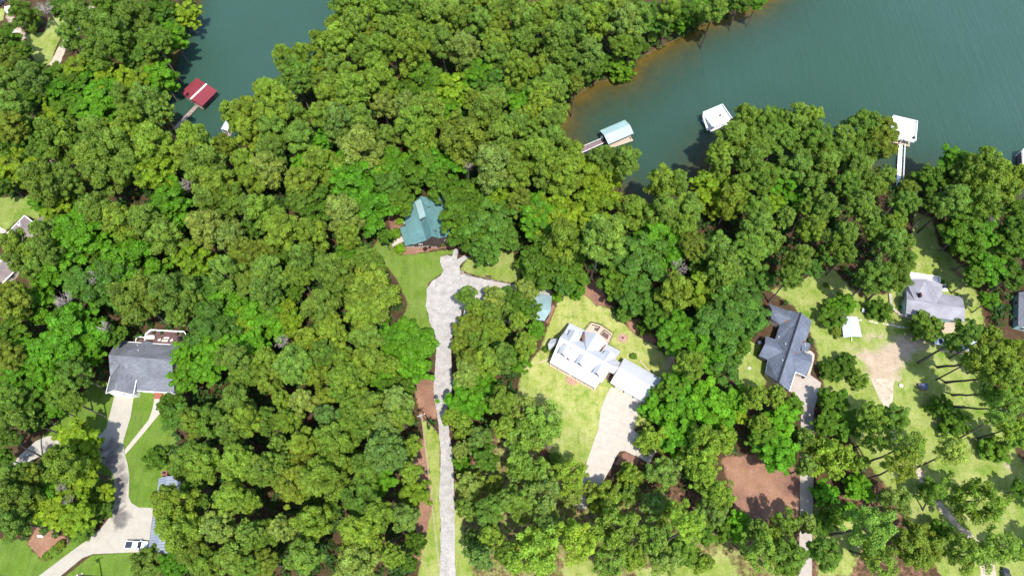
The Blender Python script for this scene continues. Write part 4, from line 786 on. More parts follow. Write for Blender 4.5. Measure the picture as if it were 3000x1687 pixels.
# small things on the left
p = W(t31(308, 1148)); mb = MB(); mb.box(p + Vector((0, 0, .25)), (1.6, .45, .1), -.1); [mb.box(p + Vector((s, 0, .1)), (.12, .4, .22)) for s in (-.6, .6)]; tag(obj('garden_bench', mb, 'white_paint', None, origin=p), 'small white bench on the orange mulch bed by the driveway', 'bench')
p = W(t22(1557, 614)); mb = MB(); mb.box(p + Vector((0, 0, .35)), (1.0, .7, .7), -.1); mb.box(p + Vector((0, 0, .74)), (1.1, .8, .08), -.1); tag(obj('planter_box', mb, 'wood_grey', None, origin=p), 'grey wooden box at the edge of the gravel turning area', 'box')
p = W(t22(1757, 648)); r = empty('park_bench', p, 'dark bench on the grass edge above the gravel parking pad', 'bench')
mb = MB(); mb.box(p + Vector((0, 0, .45)), (1.8, .5, .08), -.1); obj('seat', mb, 'wood_brown', r); mb = MB(); mb.box(p + Vector((0, .28, .75)), (1.8, .08, .5), -.1); obj('backrest', mb, 'wood_brown', r)
for s_ in (-.75, .75): mb = MB(); mb.box(p + Vector((s_, -s_ * .1, .2)), (.1, .45, .42)); obj('leg', mb, 'black', r)
wall_line('timber_edging', [W(t22(*p)) for p in ((1575, 625), (1650, 642), (1790, 672), (1934, 697))] + [W(t23(60, 700))], .18, .16, 'wood_brown', 'dark timber edging between the gravel and the small lawn', 'edging')
p = W(t33(285, 472)); mb = MB(); [mb.box(p + Vector((0, -.5 + .25 * i, .3)), (1.9, .2, .08)) for i in range(5)]; [mb.box(p + Vector((s, 0, .13)), (.12, 1.2, .26)) for s in (-.8, .8)]; tag(obj('wooden_pallet', mb, 'wood_brown', None, origin=p), 'weathered wooden pallet in the grass below the trees left of the white house drive', 'pallet')

def debris(root, q, spots, pl=None, z=None):               # dead leaves caught in roof valleys
    for x0, y0, x1, y1, w_ in spots:
        f = (lambda p: hit(p, pl)) if pl else (lambda p: W(p, z)); a, b = f(q(x0, y0)), f(q(x1, y1)); d = (b - a); s_ = Vector((0, 0, 1)).cross(d).normalized(); r = random.Random(x0); up = Vector((0, 0, .06)); L_, R_ = [], []
        for i in range(7): t = i / 6; c = a + d * t + up; k = w_ * math.sin(math.pi * (.08 + .84 * t)) * r.uniform(.6, 1.2); L_.append(c + s_ * k); R_.append(c - s_ * k * r.uniform(.6, 1.2))
        mb = MB(); mb.slab(L_ + R_[::-1], .04); obj('leaf_litter', mb, 'leaf_litter', root)
debris(hC, zoom(1580, 920, .1932), [(690, 265, 650, 410, .35), (655, 400, 700, 520, .16), (1010, 455, 915, 560, .3), (915, 552, 800, 562, .14)], z=5.45)
debris(hC, zoom(1580, 920, .1932), [(425, 655, 455, 700, .5), (330, 480, 400, 440, .12), (468, 490, 480, 560, .1), (585, 630, 640, 600, .1), (730, 650, 740, 690, .1)], pl=ps)
debris(hD, zoom(2190, 860, .207), [(520, 412, 605, 375, .4)], pl=plane(W(zoom(2190, 860, .207)(760, 268), 6.4), W(zoom(2190, 860, .207)(440, 1252), 6.4), W(zoom(2190, 860, .207)(455, 442), 3)))
debris(hD, zoom(2190, 860, .207), [(765, 685, 820, 665, .3), (655, 838, 715, 828, .3)], pl=prD)
# ------------------------------------------------------------------ docks and boathouses
def posts(root, pts, z0, z1, r=.12, m='wood_brown', name='piling'):
    for p in pts: mb = MB(); mb.tube([(p.x, p.y, z0), (p.x, p.y, z1)], r, 8); obj(name, mb, m, root)
def planks(root, a0, a1, b1, b0, z, t, m, step=.35, name='decking'):
    """boards laid across from edge a0-a1 to edge b0-b1"""
    mb = MB(); n = max(2, int((a1 - a0).length / step))
    for i in range(n):
        s0, s1 = i / n, (i + .9) / n; q = [a0.lerp(a1, s0), a0.lerp(a1, s1), b0.lerp(b1, s1), b0.lerp(b1, s0)]
        dz = random.uniform(-.015, .015); mb.prism(q, z - t + dz, z + dz)
    return obj(name, mb, m, root)
# red
Q = zoom(480, 200, .1518)
V = {k: W(Q(*p), z) for k, p, z in (('a', (632, 190), 2.3), ('b', (1030, 441), 2.3), ('c', (738, 737), 2.3), ('d', (320, 475), 2.3), ('r', (826, 308), 2.95), ('s', (515, 602), 2.95))}
dr = empty('boathouse', (centre(V.values()).x, centre(V.values()).y, WL), 'open boathouse with a red metal roof and a white ridge on the narrow inlet', 'boathouse')
roof(dr, 'roof', V, [('a', 'd', 's', 'r'), ('r', 's', 'c', 'b')], 'roof_red', .12)
mb = MB(); mb.beam(V['r'] + Vector((0, 0, .06)), V['s'] + Vector((0, 0, .06)), .62, .1); obj('ridge_cap', mb, 'white_paint', dr)
E = [W(Q(*p), -.6) for p in ((395, 555), (762, 800), (1040, 520), (680, 280))]
planks(dr, E[0], E[1], E[1].lerp(E[2], .14), E[0].lerp(E[3], .14), -.6, .15, 'wood_grey'); planks(dr, E[1], E[2], E[2].lerp(E[3], .3), E[1].lerp(E[0], .3), -.62, .15, 'wood_brown'); planks(dr, E[3], E[0], E[0].lerp(E[1], .14), E[3].lerp(E[2], .14), -.61, .15, 'wood_grey'); planks(dr, E[2], E[3], E[3].lerp(E[0], .14), E[2].lerp(E[1], .14), -.63, .15, 'wood_grey')
posts(dr, [E[0].lerp(E[2], .06), E[1].lerp(E[3], .1), E[2].lerp(E[0], .06), E[3].lerp(E[1], .06), E[0].lerp(E[1], .5), E[3].lerp(E[2], .5)], -4, 2.25, .13)
mb = MB(); mb.beam(E[0] + Vector((0, 0, .9)), E[1] + Vector((0, 0, .9)), .12, .12); obj('rail_beam', mb, 'wood_tan', dr)
g0, g1, g2, g3 = [W(Q(*p), -.7) for p in ((608, 710), (270, 1030), (335, 1060), (672, 745))]
gw = empty('walkway', (g1.x, g1.y, WL), 'weathered plank walkway leading from the wooded bank to the red roofed boathouse', 'walkway')
planks(gw, g0, W(Q(165, 1160), -.5), W(Q(215, 1200), -.5), g3, -.65, .12, 'wood_grey', .55); posts(gw, [g0, g1, g2, g3, g0.lerp(g1, .5), g3.lerp(g2, .5)], -4, -.6, .1)
mb = MB(); mb.beam(g3 + Vector((0, 0, -.15)), g2 + Vector((0, 0, -.15)), .12, .25); mb.beam(g0 + Vector((0, 0, -.15)), g1 + Vector((0, 0, -.15)), .12, .25); obj('stringer', mb, 'wood_brown', gw)
p = W(Q(430, 1005), WL); mb = MB(); mb.box(p + Vector((0, 0, .2)), (1.2, .8, .55), .8, .85); mb.box(p + Vector((0, 0, .5)), (.9, .5, .08), .8); tag(obj('dock_float', mb, 'tarp_blue', None, origin=p), 'blue-grey float box tied beside the plank walkway', 'float')
p = W(Q(258, 1232), WL); mb = MB(); mb.tube([p, p + Vector((0, 0, .25)), p + Vector((0, 0, .45))], [.6, .55, .15], 9); tag(obj('boulder', mb, 'stone', None, origin=p), 'grey rock in the water by the foot of the plank walkway', 'boulder')
# small white roofed dock half hidden by trees in the inlet
V = {k: W(Q(*p), z) for k, p, z in (('a', (1195, 1005), 2.0), ('b', (1290, 1040), 2.0), ('c', (1230, 1215), 2.0), ('d', (1105, 1165), 2.0), ('r', (1245, 1020), 2.5), ('s', (1165, 1192), 2.5))}
dw = empty('boathouse', (V['r'].x, V['r'].y, WL), 'small white roofed boat shelter half hidden under the trees on the inlet bank', 'boathouse')
roof(dw, 'roof', V, [('a', 'd', 's', 'r'), ('r', 's', 'c', 'b')], 'roof_white', .1); posts(dw, [V[k] for k in 'abcd'], -3, 1.9, .1, 'white_paint', 'post')
q = [W(Q(*p), -.7) for p in ((1190, 1060), (1340, 1110), (1290, 1330), (1160, 1290))]; planks(dw, q[0], q[1], q[2], q[3], -.7, .2, 'wood_grey')
# pale teal
Q = zoom(1660, 330, .1035)
V = {k: W(Q(*p), z) for k, p, z in (('a', (1646, 210), 2.6), ('b', (940, 515), 2.6), ('r', (1790, 351), 4.0), ('s', (1063, 642), 4.0), ('c', (1897, 588), 2.6), ('d', (1186, 900), 2.6))}
dt = empty('boathouse', (centre(V.values()).x, centre(V.values()).y, WL), 'boathouse with a pale teal gable roof and a brown deck near the cove', 'boathouse')
roof(dt, 'roof', V, [('a', 'b', 's', 'r'), ('r', 's', 'd', 'c')], 'roof_pale_teal', .15)
E = [W(Q(*p), -.6) for p in ((945, 630), (1140, 935), (1885, 800), (1700, 450))]; planks(dt, E[0], E[1], E[2], E[3], -.6, .2, 'deck_maroon')
q = [W(Q(*p), -.59) for p in ((1160, 930), (1250, 1010), (1890, 800), (1800, 650))]; planks(dt, q[0], q[1], q[2], q[3], -.57, .2, 'wood_tan', .5, 'side_deck')
posts(dt, [V[k].lerp(centre(V.values()), .1) for k in 'abcd'], -5, 2.5, .12); posts(dt, [E[0].lerp(E[1], .5)], -5, 2.5, .1)
mb = MB(); p = W(Q(990, 745), -.59); mb.box(p + Vector((0, 0, .5)), (.7, .8, 1.0), .4); mb.box(p + Vector((0, 0, 1.05)), (.8, .9, .1), .4); tag(obj('storage_box', mb, 'white_paint', None, origin=p), 'white storage box where the ramp meets the pale teal boathouse', 'box')
g0, g1, g2, g3 = [W(Q(*p), -.35) for p in ((1000, 765), (300, 1060), (360, 1170), (1085, 845))]
gw = empty('walkway', (g1.x, g1.y, WL), 'plum coloured ramp with white railings leading to the pale teal boathouse', 'walkway')
planks(gw, g0, g1, g2, g3, -.35, .15, 'deck_plum', .3); rail(gw, [g0, g1], .95, w=.08, mid=1); mb = MB(); mb.beam(g3, g2, .14, .24); obj('edge_beam', mb, 'white_paint', gw)
p = W(Q(490, 1140), WL); mb = MB(); mb.box(p + Vector((0, 0, .2)), (1.6, .9, .5), .4, .9); mb.box(p + Vector((0, 0, .46)), (1.2, .6, .06), .4); tag(obj('dock_float', mb, 'black', None, origin=p), 'dark float under the lower end of the plum ramp', 'float')
# white two level dock by the point
Q = zoom(2030, 290, .0759)
U = [W(Q(*p), 2.2) for p in ((362, 585), (1116, 268), (1497, 825), (770, 1130))]
da = empty('party_dock', (centre(U).x, centre(U).y, WL), 'white two level dock with an outside stair, nearest the wooded point', 'dock')
mb = MB(); mb.slab([U[0], U[3], U[2], U[1]], .25); obj('upper_deck', mb, 'white_deck', da)
E = [W(Q(*p), -.5) for p in ((350, 820), (690, 1262), (1330, 985), (1010, 560))]; mb = MB(); mb.prism(E, -.8, -.5); obj('lower_deck', mb, 'white_deck', da)
posts(da, [E[i].lerp(E[(i + 2) % 4], .06) for i in range(4)] + [E[0].lerp(E[1], .5), E[2].lerp(E[3], .5)], -5, 2.0, .13, 'white_paint', 'post')
rail(da, [U[3], U[0], U[1], U[2], U[3]], .9, w=.12, mid=2)
mb = MB(); s0, s1 = W(Q(420, 640), 2.2), W(Q(600, 1215), -.3)
d = s1 - s0; sd_ = Vector((d.y, -d.x, 0)).normalized()
for i in range(12): c = s0.lerp(s1, (i + .5) / 12); mb.box(c, (1.15, .42, .08), math.atan2(d.y, d.x) - math.pi / 2)
mb.beam(s0 + sd_ * .58, s1 + sd_ * .58, .1, .3); mb.beam(s0 - sd_ * .58, s1 - sd_ * .58, .1, .3); mb.beam(s0 + sd_ * .6 + Vector((0, 0, .9)), s1 + sd_ * .6 + Vector((0, 0, .9)), .1, .1); mb.beam(s0 - sd_ * .6 + Vector((0, 0, .9)), s1 - sd_ * .6 + Vector((0, 0, .9)), .1, .1)
obj('stair', mb, 'white_paint', da)
p = W(Q(1040, 672), 2.21); mb = MB(); mb.box(p + Vector((0, 0, .35)), (.5, .5, .1)); mb.box(p + Vector((0, .22, .6)), (.5, .08, .5)); [mb.box(p + Vector((a, b, .16)), (.06, .06, .32)) for a in (-.2, .2) for b in (-.2, .2)]; tag(obj('deck_chair', mb, 'black', None, origin=p), 'single black chair on the white upper deck by the wooded point', 'chair')
g = [W(Q(*p), -.45) for p in ((1055, 1085), (1160, 1045), (1330, 1260), (1220, 1330))]; gw = empty('walkway', (g[2].x, g[2].y, WL), 'short white gangway running from the stair dock into the trees', 'walkway'); planks(gw, g[0], g[3], g[2], g[1], -.45, .15, 'white_deck', .4); rail(gw, [g[1], g[2]], .9, w=.08, mid=1)
# white two level dock with the long walkway
Q = zoom(2570, 320, .1656)
U = [W(Q(*p), 2.2) for p in ((262, 140), (690, 240), (660, 588), (480, 545), (440, 490), (235, 450))]
db = empty('party_dock', (centre(U).x, centre(U).y, WL), 'white two level dock at the end of the long straight white walkway', 'dock')
mb = MB(); mb.prism(U, 1.95, 2.2); obj('upper_deck', mb, 'white_deck', db)
E = [W(Q(*p), -.5) for p in ((180, 250), (600, 330), (572, 662), (205, 565))]; mb = MB(); mb.prism(E, -.8, -.5); obj('lower_deck', mb, 'wood_tan', db)
posts(db, [E[i].lerp(E[(i + 2) % 4], .05) for i in range(4)] + [E[3].lerp(E[2], .5)], -5, 2.0, .13, 'white_paint', 'post')
rail(db, [U[5], U[0], U[1], U[2], U[3]], .9, w=.12, mid=2)
s0, s1 = W(Q(450, 510), 2.2), W(Q(260, 540), -.3); d = s1 - s0; mb = MB(); sd_ = Vector((d.y, -d.x, 0)).normalized()
for i in range(11): c = s0.lerp(s1, (i + .5) / 11); mb.box(c, (1.2, .5, .08), math.atan2(d.y, d.x) - math.pi / 2)
for k in (-.62, .62): mb.beam(s0 + sd_ * k, s1 + sd_ * k, .1, .3); mb.beam(s0 + sd_ * k + Vector((0, 0, .9)), s1 + sd_ * k + Vector((0, 0, .9)), .1, .1)
obj('stair', mb, 'white_paint', db)
p = W(Q(632, 518), 2.21); mb = MB(); mb.tube([p, p + Vector((0, 0, .7))], [.35, .4], 10); mb.tube([p + Vector((0, 0, .7)), p + Vector((0, 0, .85))], [.42, .3], 10); tag(obj('barrel_grill', mb, 'black', None, origin=p), 'black grill in the corner of the white deck above the long walkway', 'grill')
g = [W(Q(*p), -.4) for p in ((380, 625), (448, 640), (412, 1365), (338, 1360))]; gw = empty('walkway', (g[2].x, g[2].y, WL), 'long straight white walkway from the bank to the two level dock', 'walkway')
planks(gw, g[0], g[3], g[2], g[1], -.4, .15, 'white_deck', .45); rail(gw, [g[1] + Vector((.5, 0, 0)), g[2] + Vector((.5, 0, 0))], .9, w=.1, mid=1); posts(gw, [g[0].lerp(g[3], t) for t in (.05, .3, .55, .8)] + [g[1].lerp(g[2], t) for t in (.05, .3, .55, .8)], -5, -.5, .1, 'wood_brown')
# dock cut by the right edge
V4 = [W((2992, 442), 1.8), W((3070, 430), 1.8), W((3075, 520), 1.8), W((2996, 506), 1.8)]
dc = empty('party_dock', (centre(V4).x, centre(V4).y, WL), 'white railed dock cut off by the right edge of the photo', 'dock')
mb = MB(); mb.prism(V4, 1.6, 1.8); obj('upper_deck', mb, 'wood_grey', dc); rail(dc, V4 + [V4[0]], .9, w=.13, mid=2); posts(dc, V4, -5, 1.7, .13, 'white_paint', 'post'); mb = MB(); mb.prism([p + Vector((.3, 0, 0)) for p in V4], -.8, -.5); obj('lower_deck', mb, 'wood_brown', dc)
# ------------------------------------------------------------------ vehicles (built nose to +x, length in metres)
def loft(secs):
    """secs: list of rings of equal length"""
    mb = MB(); n = len(secs[0]); vs = [v for s in secs for v in s]
    fs = [(i * n + k, i * n + (k + 1) % n, (i + 1) * n + (k + 1) % n, (i + 1) * n + k) for i in range(len(secs) - 1) for k in range(n)]
    fs += [tuple(range(n - 1, -1, -1)), tuple(range((len(secs) - 1) * n, len(secs) * n))]; mb.add(vs, fs); return mb
def vehicle(loc, rz, label, paint, pickup, name, cat):
    r = empty(name, loc, label, cat, None, rz); L_ = Vector(loc)
    def add(n, mb, m, par=None, sm=False):
        for v in mb.v: v += L_
        return obj(n, mb, m, par or r, sm)
    ln, wd = (5.8, 1.98) if pickup else (4.7, 1.85); h = wd / 2
    def ring(x, zb, zt, hw): return [Vector((x, -hw * .94, zb)), Vector((x, hw * .94, zb)), Vector((x, hw, zb + .25)), Vector((x, hw * .97, zt - .12)), Vector((x, hw * .86, zt)), Vector((x, -hw * .86, zt)), Vector((x, -hw * .97, zt - .12)), Vector((x, -hw, zb + .25))]
    xs_ = [(-ln / 2, .5, 1.0, h * .9), (-ln / 2 + .12, .38, 1.08, h), (-1.2, .34, 1.1, h), (.9, .34, 1.1, h), (ln / 2 - 1.2, .34, 1.08, h), (ln / 2 - .25, .38, .98, h * .97), (ln / 2, .48, .82, h * .86)]
    add('body', loft([ring(*q) for q in xs_]), paint, None, False)
    c0, c1, c2, c3 = (-.75, -.45, .75, 1.45) if pickup else (-2.1, -1.65, .35, 1.15)
    cab = []
    for x, z, k in ((c0, 1.08, .95), (c1, 1.62, .8), (c2, 1.66, .8), (c3, 1.08, .95)): cab.append((x, z, h * k))
    mb = MB(); mb.slab([(c1, -cab[1][2], 1.63), (c2, -cab[2][2], 1.67), (c2, cab[2][2], 1.67), (c1, cab[1][2], 1.63)], .05); add('roof', mb, paint)
    mb = MB(); mb.add([(c0, -cab[0][2], 1.05), (c0, cab[0][2], 1.05), (c3, cab[3][2], 1.05), (c3, -cab[3][2], 1.05), (c1, -cab[1][2], 1.618), (c1, cab[1][2], 1.618), (c2, cab[2][2], 1.658), (c2, -cab[2][2], 1.658)], [(0, 4, 5, 1), (3, 2, 6, 7), (0, 3, 7, 4), (1, 5, 6, 2)]); add('windscreen_and_windows', mb, 'glass')
    mb = MB()
    for s_ in (-1, 1):
        for (xa, za, ka), (xb, zb, kb) in ((cab[0], cab[1]), (cab[3], cab[2]), ((.1, 1.07, h * .95), (.0, 1.64, h * .8))): mb.beam((xa, s_ * ka, za), (xb, s_ * kb, zb), .12, .08)
    add('pillar', mb, paint)
    if pickup:
        mb = MB(); mb.box((-1.85, 0, 1.1), (1.75, 1.55, .04)); add('bed_cover', mb, 'car_dark')
        mb = MB(); [mb.box((-1.85, s_ * .88, 1.12), (1.95, .16, .1)) for s_ in (-1, 1)]; mb.box((-2.82, 0, 1.08), (.1, 1.7, .1)); add('bed_rail', mb, paint)
    for s_ in (-1, 1):
        mb = MB(); mb.box((c3 - .35, s_ * (h + .13), 1.12), (.14, .24, .16)); add('mirror', mb, paint)
        mb = MB(); mb.box((ln / 2 - .08, s_ * h * .62, .76), (.16, .38, .16)); add('headlight', mb, 'chrome')
        mb = MB(); mb.box((-ln / 2 + .02, s_ * h * .75, .82), (.1, .2, .3)); add('tail_light', mb, 'red_plastic')
        for x in (-ln * .3, ln * .31):
            mb = MB(); mb.tube([(x, s_ * (h - .22), .37), (x, s_ * (h + .01), .37)], .37, 16); wv = add('wheel', mb, 'tyre')
            mb = MB(); mb.tube([(x, s_ * (h - .02), .37), (x, s_ * (h + .025), .37)], .22, 12); add('rim', mb, 'chrome', wv)
    mb = MB(); mb.box((ln / 2 + .02, 0, .5), (.14, wd * .86, .2)); mb.box((-ln / 2 - .02, 0, .55), (.14, wd * .86, .2)); add('bumper', mb, 'chrome' if pickup else 'black')
    return r
zq = zoom(340, 1370, .1863); a, b = W(zq(172, 1210)), W(zq(518, 1216)); d = b - a
vehicle((a + b) / 2 + Vector((0, 0, .06)), math.atan2(d.y, d.x), 'white pickup truck with a dark bed cover parked by the blue-grey workshop roof', 'car_white', True, 'pickup_truck', 'truck')
zq = zoom(2680, 960, .0966); a, b = W(zq(525, 440)), W(zq(1050, 480)); d = a - b
vehicle((a + b) / 2, math.atan2(d.y, d.x), 'white car parked on bare ground, half under the pine below the ranch house', 'car_white', False, 'parked_car', 'car')
vehicle(W((2942, 1692)), 1.3, 'dark car at the bottom edge right of the sandy track end', 'car_dark', False, 'parked_car', 'car')
vehicle(W((3, 14)), 1.0, 'dark car in the top left corner of the photo', 'car_dark', False, 'parked_car', 'car')
p = W(t11(75, 85)); mb = MB(); mb.box(p + Vector((0, 0, .8)), (2.4, 2.0, 1.6), .3, .8); mb.box(p + Vector((0, 0, 1.66)), (1.6, 1.3, .12), .3); tag(obj('covered_trailer', mb, 'white_deck', None, origin=p), 'white covered box trailer by the bare ground in the top left corner', 'trailer')
p = W(t11(130, 245)); mb = MB()
for k in range(14): mb.tube([p + Vector((random.uniform(-1.6, 1.6), random.uniform(-.9, .9), 0)), p + Vector((random.uniform(-1.6, 1.6), random.uniform(-.9, .9), .5))], .18, 7)
tag(obj('rubble_pile', mb, 'stone_white', None, origin=p), 'pile of pale rubble on bare earth near the top left corner', 'pile')
# ------------------------------------------------------------------ power poles and the line between them
z3 = zoom(1200, 1150, .0966)
def power_pole(base, top, label):
    r = empty('power_pole', base, label, 'pole'); mb = MB(); mb.tube([base, top], [.2, .14], 10); obj('pole', mb, 'pole_wood', r)
    d = Vector((.9, .35, 0)); mb = MB(); mb.beam(top - d - Vector((0, 0, .4)), top + d - Vector((0, 0, .4)), .14, .16); obj('crossarm', mb, 'wood_grey', r)
    for s_ in (-.95, 0, .95): mb = MB(); q = top + d * s_ - Vector((0, 0, .3 if s_ else .0)); mb.tube([q, q + Vector((0, 0, .18)), q + Vector((0, 0, .3))], [.09, .14, .05], 8); obj('insulator', mb, 'white_paint', r)
    mb = MB(); q = top + Vector((-.42, -.1, -1.6)); mb.tube([q, q + Vector((0, 0, .95)), q + Vector((0, 0, 1.1))], [.34, .34, .25], 12); mb.tube([q + Vector((0, 0, 1.1)), q + Vector((0, 0, 1.35))], [.07, .05], 6); obj('transformer', mb, 'galv', r); return r
pb_ = W(z3(872, 1185)); pt_ = W(z3(350, 670), 11.5)
power_pole(pb_, pt_, 'power pole with a transformer left of the gravel road')
q1 = W((228, 1683), 10.5); q0 = Vector((q1.x + .2, q1.y - .1, 0)); power_pole(q0, q1, 'power pole on the bottom lawn below the concrete driveway')
e_ = W((1289, 1640), 10.2); mb = MB(); P = []
for k in range(25): t = k / 24; v = pt_.lerp(W((1296, 1760), 11), t); v.z -= 2.0 * 4 * t * (1 - t) * .5; P.append(v)
mb.tube(P, .045, 5); mb.tube([v + Vector((.25, 0, .12)) for v in P], .03, 5); tag(obj('power_line', mb, 'wire', None), 'thin pale power line running down from the transformer pole along the gravel road', 'cable')
# ------------------------------------------------------------------ trees
def leaf_mat(name, trans=.25, lo=.55, hi=1.5):
    m = bpy.data.materials.new(name); m.use_nodes = True; nt = m.node_tree; N = nt.nodes; L = nt.links; b = N['Principled BSDF']; out = N['Material Output']
    b.inputs['Roughness'].default_value = .55; b.inputs['Specular IOR Level'].default_value = .25
    oi = N.new('ShaderNodeObjectInfo'); at = N.new('ShaderNodeAttribute'); at.attribute_name = 'tint'
    mr = N.new('ShaderNodeMapRange'); mr.inputs[3].default_value = lo; mr.inputs[4].default_value = hi; L.new(at.outputs['Fac'], mr.inputs[0])
    mu = N.new('ShaderNodeVectorMath'); mu.operation = 'MULTIPLY'; L.new(oi.outputs['Color'], mu.inputs[0]); L.new(mr.outputs[0], mu.inputs[1])
    at2 = N.new('ShaderNodeAttribute'); at2.attribute_name = 'warm'
    mx = N.new('ShaderNodeMix'); mx.data_type = 'RGBA'; mx.blend_type = 'MULTIPLY'; mx.inputs[7].default_value = (1.25, 1.05, .7, 1); L.new(at2.outputs['Fac'], mx.inputs[0]); L.new(mu.outputs[0], mx.inputs[6])
    L.new(mx.outputs[2], b.inputs['Base Color'])
    t = N.new('ShaderNodeBsdfTranslucent'); L.new(mx.outputs[2], t.inputs[0]); ms = N.new('ShaderNodeMixShader'); ms.inputs[0].default_value = trans
    L.new(b.outputs[0], ms.inputs[1]); L.new(t.outputs[0], ms.inputs[2]); L.new(ms.outputs[0], out.inputs[0]); return m
M['needles'] = leaf_mat('needles', .4); M['leaves'] = leaf_mat('leaves', .42)
def unit(v): return v / np.maximum(np.linalg.norm(v, axis=1, keepdims=True), 1e-9)
def leaf_cloud(g, C, RC, n, size, updir=.25, jit=.55, zmin=-.55, aspect=1.5, flat=1.0):
    """leaf faces over the shells of foliage clumps: C centres, RC radii; returns vertices (4 per leaf), tint, warm"""
    k = len(C); d = unit(g.normal(size=(k * n, 3))); d[:, 2] = np.where(d[:, 2] < zmin, -d[:, 2], d[:, 2])
    c = np.repeat(C, n, 0); r = np.repeat(RC, n)[:, None]; sc = np.array([1, 1, flat])
    pos = c + d * r * sc * g.uniform(.55, 1.08, (k * n, 1))
    nrm = unit(d + g.normal(size=d.shape) * jit + np.array([0, 0, updir]))
    a = unit(np.cross(nrm, unit(g.normal(size=d.shape)))); b = np.cross(nrm, a)
    s = (size * g.uniform(.6, 1.35, (k * n, 1))); w = s * .5; h = s * .5 * aspect
    v = np.stack([pos - a * w - b * h * .3, pos + b * -h, pos + a * w - b * h * .3, pos + b * h], 1)
    tint = np.clip(np.repeat(g.uniform(.2, .8, k), n) + g.normal(0, .14, k * n), 0, 1); warm = np.clip(np.repeat(g.beta(1, 3, k), n) + g.normal(0, .1, k * n), 0, 1)
    return v.reshape(-1, 3), np.repeat(tint, 4), np.repeat(warm, 4)
def quad_mesh(name, V_, tint, warm, material):
    n = len(V_) // 4; me = bpy.data.meshes.new(name); me.vertices.add(len(V_)); me.vertices.foreach_set('co', V_.astype(np.float32).ravel())
    me.loops.add(n * 4); me.loops.foreach_set('vertex_index', np.arange(n * 4, dtype=np.int32)); me.polygons.add(n)
    me.polygons.foreach_set('loop_start', np.arange(0, n * 4, 4, dtype=np.int32)); me.polygons.foreach_set('loop_total', np.full(n, 4, np.int32))
    for k, a in (('tint', tint), ('warm', warm)): at = me.attributes.new(k, 'FLOAT', 'POINT'); at.data.foreach_set('value', a.astype(np.float32))
    me.update(calc_edges=True); me.materials.append(M[material]); return me
def pine_crown(seed):
    g = np.random.default_rng(seed); C = []; RC = []; nb = g.integers(15, 20)
    for i in range(nb):                                    # big boughs, each a cluster of needle tufts
        t = (i + g.uniform(0, .9)) / nb; z = -.95 + 1.75 * t
        prof = (1 - max(0, (t - .35) / .65) ** 2.0 * .85) * (.55 + .45 * min(1, t / .35)); ang = i * 2.4 + g.uniform(-.5, .5); rad = prof * g.uniform(.45, .78)
        if t > .93: rad *= .3
        bc = np.array([rad * math.cos(ang), rad * math.sin(ang), z]); br = g.uniform(.26, .4)
        for _ in range(7):
            d = unit(g.normal(size=(1, 3)))[0]; d[2] = abs(d[2]) * .8 - .1; C.append(bc + d * br * np.array([1, 1, .8]) * .8); RC.append(g.uniform(.13, .2))
    for _ in range(10): C.append(np.array([g.normal(0, .15), g.normal(0, .15), g.uniform(-.5, .75)])); RC.append(.2)
    return quad_mesh('pine_crown', *leaf_cloud(g, np.array(C), np.array(RC), 130, .058, .3, .62), 'needles')
def loose_crown(seed):
    g = np.random.default_rng(seed); C = []; RC = []; nb = 20
    for i in range(nb):
        t = (i + g.uniform(0, .9)) / nb; z = -.85 + 1.65 * t; prof = math.sqrt(max(.08, 1 - ((z + .1) / .98) ** 2)); ang = i * 2.4 + g.uniform(-.6, .6); rad = prof * g.uniform(.35, .85)
        bc = np.array([rad * math.cos(ang), rad * math.sin(ang), z])
        for _ in range(5): C.append(bc + g.normal(0, .15, 3)); RC.append(g.uniform(.12, .2))
    return quad_mesh('loose_crown', *leaf_cloud(g, np.array(C), np.array(RC), 80, .058, .3, .72), 'needles')
def leafy_crown(seed):
    g = np.random.default_rng(seed); C = []; RC = []; nb = g.integers(20, 28)
    for i in range(nb):
        t = (i + g.uniform(0, 1)) / nb; z = -.75 + 1.45 * t; prof = math.sqrt(max(.05, 1 - ((z + .1) / .95) ** 2)); ang = i * 2.4 + g.uniform(-.6, .6); rad = prof * g.uniform(.4, .85)
        bc = np.array([rad * math.cos(ang), rad * math.sin(ang), z]); out = np.array([math.cos(ang), math.sin(ang), .25])
        for k in range(6): C.append(bc + out * g.uniform(-.1, .3) + g.normal(0, .12, 3) * np.array([1, 1, .5])); RC.append(g.uniform(.12, .22))
    for _ in range(8): C.append(np.array([g.normal(0, .2), g.normal(0, .2), g.uniform(-.4, .5)])); RC.append(.25)
    return quad_mesh('leafy_crown', *leaf_cloud(g, np.array(C), np.array(RC), 120, .066, .5, .55, -.3, 1.6, .65), 'leaves')
def hardwood_crown(seed):
    g = np.random.default_rng(seed); C = []; RC = []; nb = 26
    for i in range(nb):
        t = (i + g.uniform(0, 1)) / nb; z = -.7 + 1.5 * t; prof = math.sqrt(max(.04, 1 - ((z + .05) / .95) ** 2)); ang = i * 2.4 + g.uniform(-.5, .5); bc = np.array([prof * .72 * math.cos(ang), prof * .72 * math.sin(ang), z * .95])
        for k in range(5): C.append(bc + g.normal(0, .13, 3)); RC.append(g.uniform(.13, .22))
    for _ in range(8): C.append(np.array([g.normal(0, .2), g.normal(0, .2), g.uniform(-.4, .6)])); RC.append(.25)
    return quad_mesh('hardwood_crown', *leaf_cloud(g, np.array(C), np.array(RC), 125, .06, .35, .58, -.4, 1.5, .8), 'leaves')
